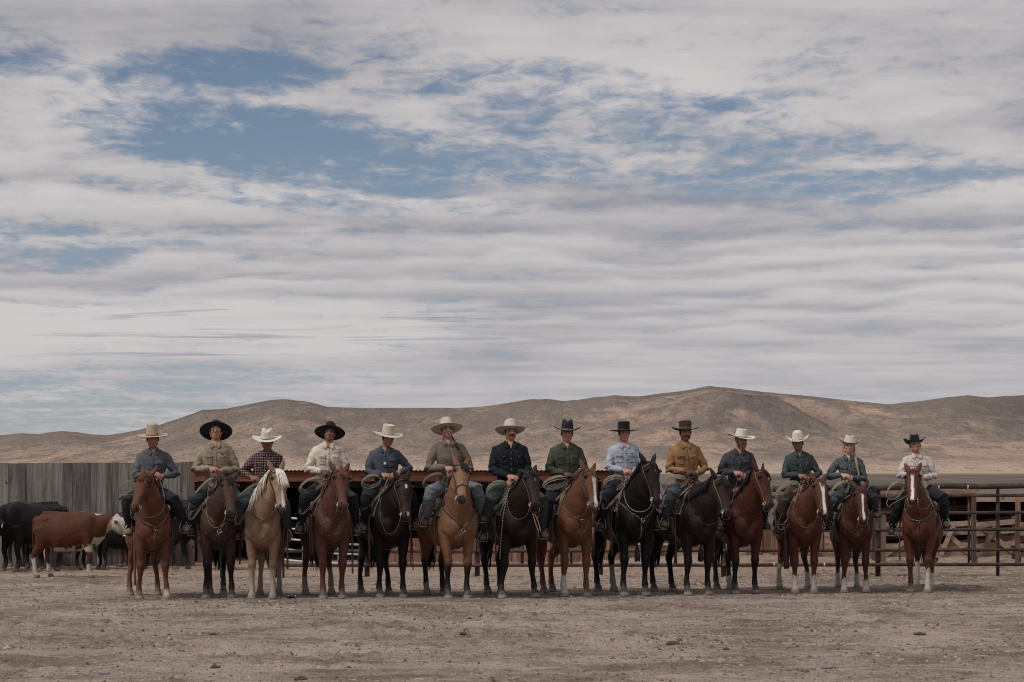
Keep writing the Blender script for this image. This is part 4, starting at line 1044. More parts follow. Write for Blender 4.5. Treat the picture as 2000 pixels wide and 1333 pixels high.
def hand(mb, wr, dr, nr, s_, sc=1.0, curl=.6):
    """five-fingered hand: wr wrist, dr finger direction, nr back of the hand, s_ thumb side"""
    dr = Vector(dr).normalized(); nr = Vector(nr); nr = (nr-dr*nr.dot(dr)).normalized(); sd_ = dr.cross(nr)*s_
    P = lambda a, b_, c_: wr+dr*(a*sc)+sd_*(b_*sc)+nr*(c_*sc)
    mb.loft([P(-.03,0,0), P(.0,0,0), P(.035,.002,0), (P(.075,.002,.002)), P(.095,0,0)], [(.024*sc,.019*sc),(.027*sc,.019*sc),(.040*sc,.018*sc),(.043*sc,.015*sc),(.036*sc,.011*sc)], side=sd_, seg=12)
    for k, (off, ln) in enumerate(((-.030,.066),(-.0105,.080),(.0105,.084),(.030,.074))):
        p = P(.078, off, .001); d = dr+sd_*(off*1.5); d.normalize(); pts = [p-d*.02*sc, p]; ang = 0
        for q, fl_ in enumerate((.42, .33, .25)):
            ang = curl*(.45+.42*q)+.09*k; dd = (d*math.cos(ang)-nr*math.sin(ang)).normalized(); p = p+dd*(ln*fl_*sc); pts.append(p); d = dd
        mb.tube(pts, [.0095*sc,.0098*sc,.0094*sc,.0086*sc,.0072*sc], 8)
    p = P(.018, .030, -.004); d = (dr*.72+sd_*.62-nr*.25).normalized()
    mb.tube([P(.0,.012,-.002), p, p+d*.034*sc, p+(d*.034+(dr*.95-nr*.3).normalized()*.028)*sc], [.013*sc,.0130*sc,.0105*sc,.0085*sc], 8)

def rider_build(r, c):
    S = c['S']; Y0 = c['Y0']; toW = c['toW']; psi = c['psi']
    seatL = Vector((0, .37*S, 1.535*S)); seatW = toW(seatL)
    pp = psi*.45; cp, sp = math.cos(pp), math.sin(pp)
    def toP(p): d = Vector(p)-seatW; return Vector((d.x*cp-d.y*sp, d.x*sp+d.y*cp, d.z))
    def toWp(p): return Vector((p[0]*cp+p[1]*sp, -p[0]*sp+p[1]*cp, p[2]))+seatW
    chin = toP(W(r['head'][0], r['head'][1], seatW.y)); s = chin.z/.655; r['s'] = s
    sh = 1.06*r.get('size', 1.0)*min(s, 1.02)          # girth follows size
    root = empty('person', seatW, -pp, r['label'], 'person', 'riders on horseback in line'); r['root'] = root; r['toWp'] = toWp
    nk = toP(W(r.get('neck', r['head'][0]), 0, seatW.y)).x
    lean = lambda z: nk*max(0.0, min(z/(.58*s), 1.0))**1.0
    fy_ = r.get('fwd', -.03)
    s_t = s*1.055
    C0 = lambda x, y, z: Vector((x*sh+lean(z*s), y*sh+fy_*z/.58, z*s_t))
    # ---------- limb targets
    hp = r.get('hand', (r['head'][0], 925)); hc0 = toP(W(hp[0], hp[1], seatW.y-.3)); hc = Vector((hc0.x, -.30*min(s,1.05), hc0.z))
    wr = {}; hx = r.get('hsp', .055); up = r.get('over', -1)
    for sd_ in (-1, 1): wr[sd_] = hc+Vector((sd_*hx*1.25, .045+(.02 if sd_ != up else 0), .020 if sd_ == up else -.022))
    if 'hand2' in r:
        q = toP(W(r['hand2'][0], r['hand2'][1], seatW.y-.3)); wr[1] = Vector((q.x+.06, -.27, q.z))
    arms = {}
    for sd_ in (-1, 1):
        a0 = C0(sd_*.163, .005, .505); w_ = wr[sd_]; el_, w2 = ik(a0, w_, .285*s, .265*s, (sd_*1.0, .55, -.55)); wr[sd_] = w2; arms[sd_] = (a0, el_, w2)
    legs = {}
    for sd_, bp in ((-1, r['boots'][0]), (1, r['boots'][1])):
        if bp: q = toP(W(bp[0], bp[1], seatW.y-.25)); q = Vector((q.x, 0, q.z))
        else: q = Vector((sd_*.40*S, 0, -.62*S))
        ax_ = sd_*max(.27*S, min(.50, abs(q.x))) if q.x*sd_ > 0 else sd_*.33*S
        ank = Vector((ax_, -.10, q.z+.115)); hip = Vector((sd_*.095*sh, .01, .035*s)); kn, ank = ik(hip, ank, .44*sh, .43*sh, (sd_*.42, -1.0, .0)); legs[sd_] = (hip, kn, ank)
    r['legs'] = legs
    # ---------- body
    def trunk(mb, o, low=.0):
        g = r.get('girth', 1.0); T_ = [(.00,.150,.125),(.10,.148,.118),(.20,.146,.112),(.30,.158,.116),(.40,.178,.120),(.48,.184,.110),(.530,.168,.094),(.562,.132,.080),(.590,.088,.068)]
        if r.get('fem'): T_ = [(.00,.150,.125),(.10,.135,.110),(.20,.125,.102),(.30,.138,.118),(.38,.152,.130),(.46,.158,.104),(.515,.146,.086),(.550,.112,.074),(.578,.078,.064)]
        mb.loft([C0(0, 0, z) for z, _, _ in T_], [((a*g+o)*sh, (b_*g+o)*sh) for _, a, b_ in T_], seg=20, pw=.9)
        for sd_ in (-1, 1):
            a0, e_, w_ = arms[sd_]; m1 = a0.lerp(e_, .5); m2 = e_.lerp(w_, .5)
            mb.loft([a0+Vector((-sd_*.075*sh,0,.026)), a0+Vector((-sd_*.008*sh,0,-.004)), m1, e_, m2, e_.lerp(w_, .94)], [((.040+o)*sh,)*2, ((.052+o)*sh,)*2, ((.051+o)*sh,)*2, ((.046+o)*sh,)*2, ((.040+o)*sh,)*2, ((.027+o*.8)*sh,)*2], seg=12)
    mb = MB(); trunk(mb, -.006)
    # head
    hy, hp_, hr = rad(r.get('hy', 0)), rad(r.get('hp', 0)), rad(r.get('hr', 0)); hz = r.get('hsz', 1.0)*min(s, 1.04)*1.05
    pv = C0(0, .0, .60); pv.x = nk; pv.z = .60*s; HR = Matrix.Rotation(hy, 3, 'Z') @ Matrix.Rotation(hr, 3, 'Y') @ Matrix.Rotation(hp_, 3, 'X'); dxh = chin.x-nk
    def Hm(x, y, z): return pv+Vector((dxh,0,0))*.9+HR @ Vector((x*hz, (y-.018)*hz, (z+.155)*hz-.0))
    he = lambda cc, rr, sg=14, rg_=10: mb.ell(Hm(*cc), tuple(k*hz for k in rr), HR, sg, rg_)
    he((0,.012,.040), (.076,.095,.085)); he((0,-.030,-.015), (.064,.062,.080)); he((0,-.040,-.062), (.048,.048,.042)); he((0,-.062,-.084), (.026,.024,.018))
    for s_ in (-1, 1):
        he((s_*.074,.004,-.008), (.010,.020,.030)); he((s_*.038,-.066,-.022), (.022,.020,.020)); he((s_*.034,-.088,.030), (.026,.010,.008)); he((s_*.052,-.01,-.055), (.016,.035,.024))
    mb.loft([Hm(0,-.086,.026), Hm(0,-.104,.0), Hm(0,-.116,-.020), Hm(0,-.098,-.030)], [(.009*hz,.010*hz),(.010*hz,.012*hz),(.017*hz,.012*hz),(.012*hz,.006*hz)], side=HR @ Vector((1,0,0)), seg=10)
    he((0,-.088,-.048), (.026,.012,.006), 12, 6); he((0,-.086,-.058), (.022,.012,.0065), 12, 6)
    nk0 = C0(0, .012, .53); mb.loft([nk0, C0(0,.008,.57), Hm(0,.02,-.07), Hm(0,.015,-.02)], [(.064*sh,.062*sh),(.056*sh,.058*sh),(.055*hz,.058*hz),(.055*hz,.06*hz)], seg=14)
    for sd_ in (-1, 1):
        cross = r.get('cross', 1.0)
        hand(mb, wr[sd_], (-sd_*.80*cross, -.45, -.18-.1*(sd_ != up)), (sd_*.12, -.62, .78), -1 if sd_ > 0 else 1, .93*sh, r.get('fcurl', .62)+(.15 if sd_ != up else 0))
    for sd_ in (-1, 1):
        hip, kn, ank = legs[sd_]; mb.loft([hip, hip.lerp(kn,.5), kn, kn.lerp(ank,.4), ank], [.072*sh,.062*sh,.048*sh,.046*sh,.034*sh], seg=10)
    mb.ell((0,.01,.03), (.145*sh,.11*sh,.10*sh))
    me = remesh(mb, .0065, 2); P = coords(me); sk = np.array(r.get('skin', (.33,.17,.12)))*np.array((1.28,1.34,1.34)); Cc = np.tile(sk, (len(P), 1))
    hc_ = np.array(Hm(0,0,0)); Qh = (P-hc_)@np.array(HR)/hz
    def bl(f, col):
        nonlocal Cc
        f = np.clip(f, 0, 1)[:,None]; Cc = Cc*(1-f)+np.array(col)*f
    hair = np.array(r.get('hair', (.03,.018,.012)))
    headm = np.abs(Qh).max(1) < .2
    front = headm & (Qh[:,1] < -.03)
    bl(front*smoothstep(-np.hypot((np.abs(Qh[:,0])-.033)/.024, (Qh[:,2]-.033)/.008), -1.2, -.8)*.8, hair)
    bl(front*smoothstep(-np.hypot(Qh[:,0]/.024, (Qh[:,2]+.053)/.011), -1.2, -.7)*.6, sk*np.array((1.0,.55,.55)))
    if r.get('smile'): bl(front*smoothstep(-np.hypot(Qh[:,0]/.019, (Qh[:,2]+.053-Qh[:,0]**2*9)/.005), -1.2, -.8)*.9, (.6,.56,.52))
    bl(front*smoothstep(-np.hypot((np.abs(Qh[:,0])-.032)/.016, (Qh[:,2]-.012)/.0085), -1.15, -.8)*.85, (.03,.02,.018))
    if r.get('stub'): bl(headm*smoothstep(-Qh[:,2], .03, .055)*smoothstep(-Qh[:,1], -.02, .02)*(1-np.exp(-(Qh[:,0]/.022)**2-((Qh[:,2]+.052)/.012)**2))*r['stub'], hair)
    if r.get('glove'):
        for sd_ in ((-1, 1) if r['glove'] == 2 else (-1,)):
            d_ = np.linalg.norm(P-np.array(wr[sd_]+Vector((-sd_*.05,-.03,-.01))), axis=1); bl((d_ < .13)*1.0, (.085,.05,.035))
    set_col(me, Cc)
    link_mesh('body', me, M_SKIN, root)
    for s_ in (-1, 1):
        e = MB(); e.ell(Hm(s_*.031,-.079,.012), (.0125*hz,.009*hz,.0065*hz), HR, 10, 8); eo = e.obj('eye', M_EYEW, root)
        e = MB(); e.ell(Hm(s_*.031,-.087,.012), (.0058*hz,.003*hz,.0058*hz), HR, 8, 6); e.obj('iris', M_EYE, eo)
    # ---------- hair
    hm = mat('person_hair_%d' % int(hair[0]*1000), tuple(hair), .6, .4, 60, .5, stretch=(1,1,.3))
    hb = MB(); hb.ell(Hm(0,.026,.026), (.081*hz,.088*hz,.085*hz), HR, 18, 12)
    for s_ in (-1, 1): hb.loft([Hm(s_*.075,-.018,.04), Hm(s_*.077,-.018,.005), Hm(s_*.074,-.016,-.022)], [(.006,.018),(.005,.014),(.003,.006)], side=HR @ Vector((1,0,0)), seg=8)
    me = remesh(hb, .007, 2); link_mesh('hair', me, hm, root)
    if r.get('mous'):
        mb = MB(); k = r['mous']
        for s_ in (-1, 1): mb.tube([Hm(0,-.108,-.036), Hm(s_*.012,-.108,-.038), Hm(s_*.026,-.098,-.045), Hm(s_*(.034+.004*k),-.086,-.056-.010*k)], [.007*k**.5,.0085*k**.5,.0075*k**.5,.003], 8)
        mb.obj('moustache', hm, root)
    if r.get('beard'):
        mb = MB(); mb.ell(Hm(0,-.055,-.082), (.046*hz,.045*hz,.040*hz), HR); mb.ell(Hm(0,-.068,-.112), (.034*hz,.026*hz,.034*hz), HR); mb.ell(Hm(0,-.088,-.040), (.032*hz,.014*hz,.008*hz), HR)
        for s_ in (-1, 1): mb.ell(Hm(s_*.058,-.025,-.050), (.014*hz,.034*hz,.036*hz), HR)
        me = remesh(mb, .006, 1); P = coords(me); P += normals(me)*((vnoise(P, 90, 4, 2)-.5)*.010)[:,None]; set_coords(me, P); link_mesh('beard', me, hm, root)
    if r.get('glasses'):
        mb = MB()
        for s_ in (-1, 1):
            mb.tube([Hm(s_*.034+.0235*math.cos(t_), -.100, .008+.017*math.sin(t_)) for t_ in np.linspace(0, 2*math.pi, 17)], .0016, 6)
            mb.tube([Hm(s_*.057,-.100,.014), Hm(s_*.078,-.05,.014), Hm(s_*.080,.0,.010)], .0016, 6)
        mb.tube([Hm(-.011,-.101,.012), Hm(.011,-.101,.012)], .0016, 6); go = mb.obj('glasses', M_STEEL, root)
        gl = MB()
        for s_ in (-1, 1): gl.ell(Hm(s_*.034,-.100,.008), (.022,.001,.016), HR, 14, 8)
        gl.obj('lens', mat('lens', (.16,.09,.07), .25, .05, 3, 0), go)
    if r.get('braid'):
        mb = MB(); x0 = Hm(.055,.03,-.03); b0 = C0(.105,-.095,.47); pts = bez([x0, Hm(.085,-.0,-.10), C0(.10,-.12,.52), b0, C0(.115,-.15,.26)], 22)
        for ph in (0, 2.09, 4.19):
            mb.tube([p+Vector((.012*math.cos(i*.95+ph), -.004+.007*math.sin(i*.95+ph), 0))*(1 if i < 15 else .5) for i, p in enumerate(pts)], [.010]*15+[.009,.009,.008,.008,.007,.005,.002], 8)
        mb.obj('braid', hm, root)
        mb = MB(); mb.ell(pts[14], (.016,.016,.010)); mb.obj('hair_tie', M_LEAD, root)
    if r.get('pony'):
        mb = MB(); pts = bez([Hm(.04,.07,-.06), Hm(.085,.05,-.11), C0(.085,-.02,.56), C0(.105,-.115,.50), C0(.120,-.13,.47)], 12)
        for k in range(9): mb.tube([p+Vector((.012*math.cos(k*.7+i*.1), .006*math.sin(k), .008*math.sin(k*1.3))) for i, p in enumerate(pts)], [.010]*8+[.009,.007,.004,.001], 6)
        mb.obj('ponytail', hm, root)
    if r.get('locks'):
        mb = MB()
        for s_ in (-1, 1):
            for k in range(5): mb.tube(bez([Hm(s_*(.070+.002*k),-.02+.012*k,.03), Hm(s_*.088,-.015+.01*k,-.03), Hm(s_*(.080+.004*k),-.01+.01*k,-.088)], 7), [.006,.007,.007,.006,.005,.003,.001], 6)
        mb.obj('side_hair', hm, root)
    # ---------- shirt
    mb = MB(); trunk(mb, .010)
    for sd_ in (-1, 1):
        a0, e_, w_ = arms[sd_]; q = e_.lerp(w_, .80); mb.loft([e_.lerp(w_, .72), q, e_.lerp(w_, .97)], [.040*sh,.037*sh,.033*sh], seg=12)      # cuff
    mb.loft([C0(0,.01,.56), C0(0,.008,.59), C0(0,.004,.612)], [(.092*sh,.076*sh),(.072*sh,.068*sh),(.066*sh,.064*sh)], seg=16)
    me = remesh(mb, .0095, 5); P = coords(me); Nn = normals(me); d = np.zeros(len(P))
    # folds: across the elbow, drag lines to the waist
    for sd_ in (-1, 1):
        e_ = np.array(arms[sd_][1]); de = np.linalg.norm(P-e_, axis=1); d += np.exp(-(de/.11)**2)*.011*np.sin(P[:,2]*70+P[:,0]*38*sd_+4*vnoise(P, 9, 3, 2))
    Qw = P*np.array([1, 1, 2.2])+np.stack([P[:,2]*.7, P[:,2]*0, P[:,0]*.4], 1)
    d += (vnoise(Qw, 7.5, int(r['k']), 3)-.5)*.022+(vnoise(Qw*np.array([2,1,.5]), 13, int(r['k'])+5, 2)-.5)*.006
    d *= smoothstep(-P[:,2], -.60*s, -.50*s)*.75+.25
    P = P+Nn*d[:,None]; set_coords(me, P)
    shirt = link_mesh('shirt', me, r['shirt'], root); bvh = bvh_of(me)
    off = lambda z: lean(z)
    zs = lambda z: z*s_t
    mb = MB()
    for s_ in (-1, 1): patch(mb, bvh, [(s_*.008,zs(.548)), (s_*.062*sh,zs(.588)), (s_*.074*sh,zs(.535)), (s_*.042*sh,zs(.508))], .010, .005, 6, 6, off)
    mb.obj('collar', r['shirt'], shirt)
    nb_ = MB(); patch(nb_, bvh, [(-.006,zs(.520)), (.006,zs(.520)), (.034*sh,zs(.604)), (-.034*sh,zs(.604))], .003, .003, 7, 7, off); nm_ = nb_.mesh('neck_opening'); set_col(nm_, np.tile(sk, (len(nm_.vertices), 1))); link_mesh('neck_opening', nm_, M_SKIN, shirt)
    mb = MB(); patch(mb, bvh, [(-.015,zs(.05)), (.015,zs(.05)), (.013,zs(.522)), (-.013,zs(.522))], .002, .003, 4, 24, off); mb.obj('placket', r['shirt'], shirt)
    if not r.get('nopocket'):
        for s_ in (-1, 1):
            if r.get('onepocket') and s_ < 0: continue
            mb = MB(); patch(mb, bvh, [(s_*.045*sh,zs(.315)), (s_*.118*sh,zs(.320)), (s_*.124*sh,zs(.425)), (s_*.045*sh,zs(.425))], .002, .003, 7, 8, off); po = mb.obj('pocket', r['shirt'], shirt)
            mb = MB(); patch(mb, bvh, [(s_*.042*sh,zs(.400)), (s_*.127*sh,zs(.400)), (s_*.127*sh,zs(.436)), (s_*.042*sh,zs(.436))], .006, .005, 7, 4, off); mb.obj('pocket_flap', r.get('flap', r['shirt']), shirt)
    bm_ = r.get('btn', mat('snap_pearl', (.55,.52,.48), .3, .1, 5, 0))
    pts = [(0, z) for z in np.arange(.12, .55, .068)]
    if not r.get('nopocket'): pts += [(.085, .408)]+([] if r.get('onepocket') else [(-.085, .408)])
    for x, z in pts:
        loc, nr, _, _ = bvh.ray_cast(Vector((x*sh+lean(zs(z)), -1.2, zs(z))), Vector((0,1,0)))
        if loc: b1 = MB(); b1.ell(loc+nr*.010, (.0052,.004,.0052), seg=8, rg=6); b1.obj('button', bm_, shirt)
    if r.get('mark'): 
        for (x, z, w_, h_, m_, nm) in r['mark']:
            mb = MB(); patch(mb, bvh, [(x*sh-w_/2,zs(z)-h_/2), (x*sh+w_/2,zs(z)-h_/2), (x*sh+w_/2,zs(z)+h_/2), (x*sh-w_/2,zs(z)+h_/2)], .012, .006, 3, 3, off); mb.obj(nm, m_, shirt)
    if r.get('wstitch'):        # stitched zigzag on the pockets
        mb = MB()
        for s_ in (-1, 1):
            pl = []
            for x, z in ((.050,.392),(.066,.335),(.084,.372),(.102,.335),(.118,.392)):
                loc, nr, _, _ = bvh.ray_cast(Vector((s_*x*sh+lean(zs(z)), -1.2, zs(z))), Vector((0,1,0)))
                if loc: pl.append(loc+nr*.008)
            if len(pl) > 2: mb = MB(); mb.tube(pl, .0022, 5); mb.obj('stitching', mat('grey_thread', (.11,.10,.095), .8, .2, 9, 0), shirt)
            pl = []
            for x, z in ((.03,.485),(.075,.465),(.10,.485),(.135,.462)):
                loc, nr, _, _ = bvh.ray_cast(Vector((s_*x*sh+lean(zs(z)), -1.2, zs(z))), Vector((0,1,0)))
                if loc: pl.append(loc+nr*.008)
            if len(pl) > 2: mb = MB(); mb.tube(pl, .0018, 5); mb.obj('stitching', mat('grey_thread', (.11,.10,.095), .8, .2, 9, 0), shirt)
    # ---------- belt, trousers, boots
    mb = MB(); mb.loft([C0(0,0,.030), C0(0,0,.040), C0(0,0,.068), C0(0,0,.074)], [(.160*sh,.134*sh),(.171*sh,.143*sh),(.170*sh,.142*sh),(.158*sh,.132*sh)], seg=24, pw=.9); bo = mb.obj('belt', M_LEAD, root)
    mb = MB(); mb.ell(C0(0,-.146,.052), (.034,.008,.024), seg=14, rg=8); mb.obj('buckle', M_STEEL, bo)
    mb = MB(); mb.loft([Vector((0,.01,-.09)), Vector((0,.01,-.02)), Vector((0,.005,.050)), C0(0,0,.062)], [(.135*sh,.11*sh),(.165*sh,.14*sh),(.168*sh,.142*sh),(.158*sh,.130*sh)], seg=20)
    jb = r.get('baggy', 1.0)
    for sd_ in (-1, 1):
        hip, kn, ank = legs[sd_]; fl_ = 1.35 if r.get('chaps') else 1.0
        mb.loft([hip+Vector((-sd_*.02,.03,-.01)), hip, hip.lerp(kn, .35), hip.lerp(kn, .75), kn+Vector((sd_*.006,-.012,.006)), kn.lerp(ank,.12), kn.lerp(ank,.45), kn.lerp(ank,.80), kn.lerp(ank, 1.0)], [.095*sh,.104*sh,.100*sh,.090*sh*jb,.080*sh*jb,.079*sh*jb,.074*sh*jb*fl_,.064*sh*jb*fl_,.062*sh*jb*fl_], seg=14)
    me = remesh(mb, .011, 3); P = coords(me); Nn = normals(me)
    d = (vnoise(P*np.array([1,1,1.8]), 13, int(r['k'])+9, 3)-.5)*.020
    for sd_ in (-1, 1):
        k_ = np.array(legs[sd_][1]); de = np.linalg.norm(P-k_, axis=1); d += np.exp(-(de/.10)**2)*.006*np.sin(P[:,2]*62+P[:,0]*34+5*vnoise(P, 8, 3, 2))
        a_ = np.array(legs[sd_][2]); de = np.linalg.norm(P-a_, axis=1); d += np.exp(-(de/.12)**2)*.005*np.sin(P[:,2]*90+P[:,1]*40+5*vnoise(P, 10, 4, 2))
    set_coords(me, P+Nn*d[:,None]); link_mesh('chaps' if r.get('chaps') else 'jeans', me, r['jeans'], root)
    for sd_ in (-1, 1):
        hip, kn, ank = legs[sd_]; f = Vector((sd_*.16, -1, -.10)).normalized(); upv = (kn-ank).normalized()
        mb = MB(); sdv = Vector((1,0,0)); heel = ank+Vector((0,.03,-.085)); z0 = ank.z-.095
        sole = lambda y_, zz: Vector((ank.x, ank.y, z0))+Vector((f.x*y_/-f.y if f.y else 0, 0, 0))*1.0+Vector((0, -y_, zz-.10*y_))
        mb.loft([ank+upv*.20, ank+upv*.08, ank, ank+Vector((0,.005,-.045))], [(.054,.058),(.050,.055),(.050,.056),(.046,.056)], seg=14)
        mb.loft([sole(-.065,.036), sole(-.045,.040), sole(.0,.048), sole(.06,.046), sole(.12,.036), sole(.165,.030), sole(.190,.026)], [(.024,.026),(.038,.040),(.044,.052),(.050,.050),(.056,.042),(.050,.034),(.026,.018)], seg=14)
        me = remesh(mb, .008, 2); bo = link_mesh('boot', me, r['boot'], root)
        mb = MB(); mb.loft([sole(-.065,-.004), sole(-.04,-.006), sole(.02,.0), sole(.10,-.004), sole(.165,.0), sole(.192,.006)], [(.020,.007),(.034,.008),(.034,.007),(.046,.007),(.040,.007),(.018,.005)], seg=12); mb.box(sole(-.035,-.018), (.058,.055,.030)); mb.obj('boot_sole', M_LEAD, bo)
        r.setdefault('ball', {})[sd_] = toWp(sole(.105,.03)); r.setdefault('anklew', {})[sd_] = toWp(ank); r.setdefault('kneew', {})[sd_] = toWp(kn)
    r['handw'] = {k_: toWp(v_) for k_, v_ in wr.items()}
    ho = hat(root, Hm, r['hat'])
    return r
def straw(name, col, vent=True):
    if name in _mc: return _mc[name]
    m, t, bs = mat_new(name); oc = t.node('ShaderNodeTexCoord').outputs['Object']; x, y, z = t.sep(oc)
    th = t.math('ADD', x, t.math('MULTIPLY', y, .6))
    wv = t.math('MULTIPLY', t.math('SINE', t.math('MULTIPLY', t.math('ADD', th, z), 620)), t.math('SINE', t.math('MULTIPLY', t.math('SUBTRACT', th, z), 620)))
    n = t.noise(oc, 30, 4, .6)
    f = t.math('ADD', t.math('MULTIPLY', wv, .22), t.math('MULTIPLY', n, .9)); c = t.mix(t.ss(f, .2, .75), tuple(k*.80 for k in col), tuple(min(1, k*1.12) for k in col))
    t.l.new(c, bs.inputs['Base Color']); bs.inputs['Roughness'].default_value = .75; bs.inputs['Specular IOR Level'].default_value = .25
    b_ = t.node('ShaderNodeBump'); b_.inputs['Strength'].default_value = .3; b_.inputs['Distance'].default_value = .002; t.l.new(wv, b_.inputs['Height']); t.l.new(b_.outputs[0], bs.inputs['Normal'])
    _mc[name] = m; return m
H_W = straw('cream_straw', (.55,.49,.40)); H_T = straw('tan_straw', (.45,.355,.245)); H_N = straw('ivory_straw', (.62,.585,.52))
H_B = mat('black_felt', (.014,.013,.013), .95, .35, 10, .3, sheen=.1); H_G = mat('charcoal_felt', (.026,.024,.025), .95, .35, 10, .3); H_O = mat('olive_brown_felt', (.045,.040,.030), .95, .4, 9, .3)
B_TAN = mat('tan_boot', (.19,.15,.115), .75, .35, 14, .3, dirt=((.24,.20,.17), .7)); B_BRN = mat('brown_boot', (.13,.095,.072), .6, .35, 14, .3, dirt=((.22,.18,.15), .6)); B_DRK = mat('dark_boot', (.075,.060,.050), .6, .35, 14, .3, dirt=((.18,.15,.13), .6))
J_DK = cloth('dark_denim', (.020,.023,.028), 'wash', (.036,.041,.048)); J_MD = cloth('mid_denim', (.054,.066,.078), 'wash', (.100,.120,.136)); J_LT = cloth('light_denim', (.125,.148,.165), 'wash', (.19,.218,.235)); J_GN = cloth('grey_green_denim', (.040,.048,.050), 'wash', (.068,.080,.082))
dkb = mat('dark_button', (.02,.018,.016), .4, .2, 5, 0)
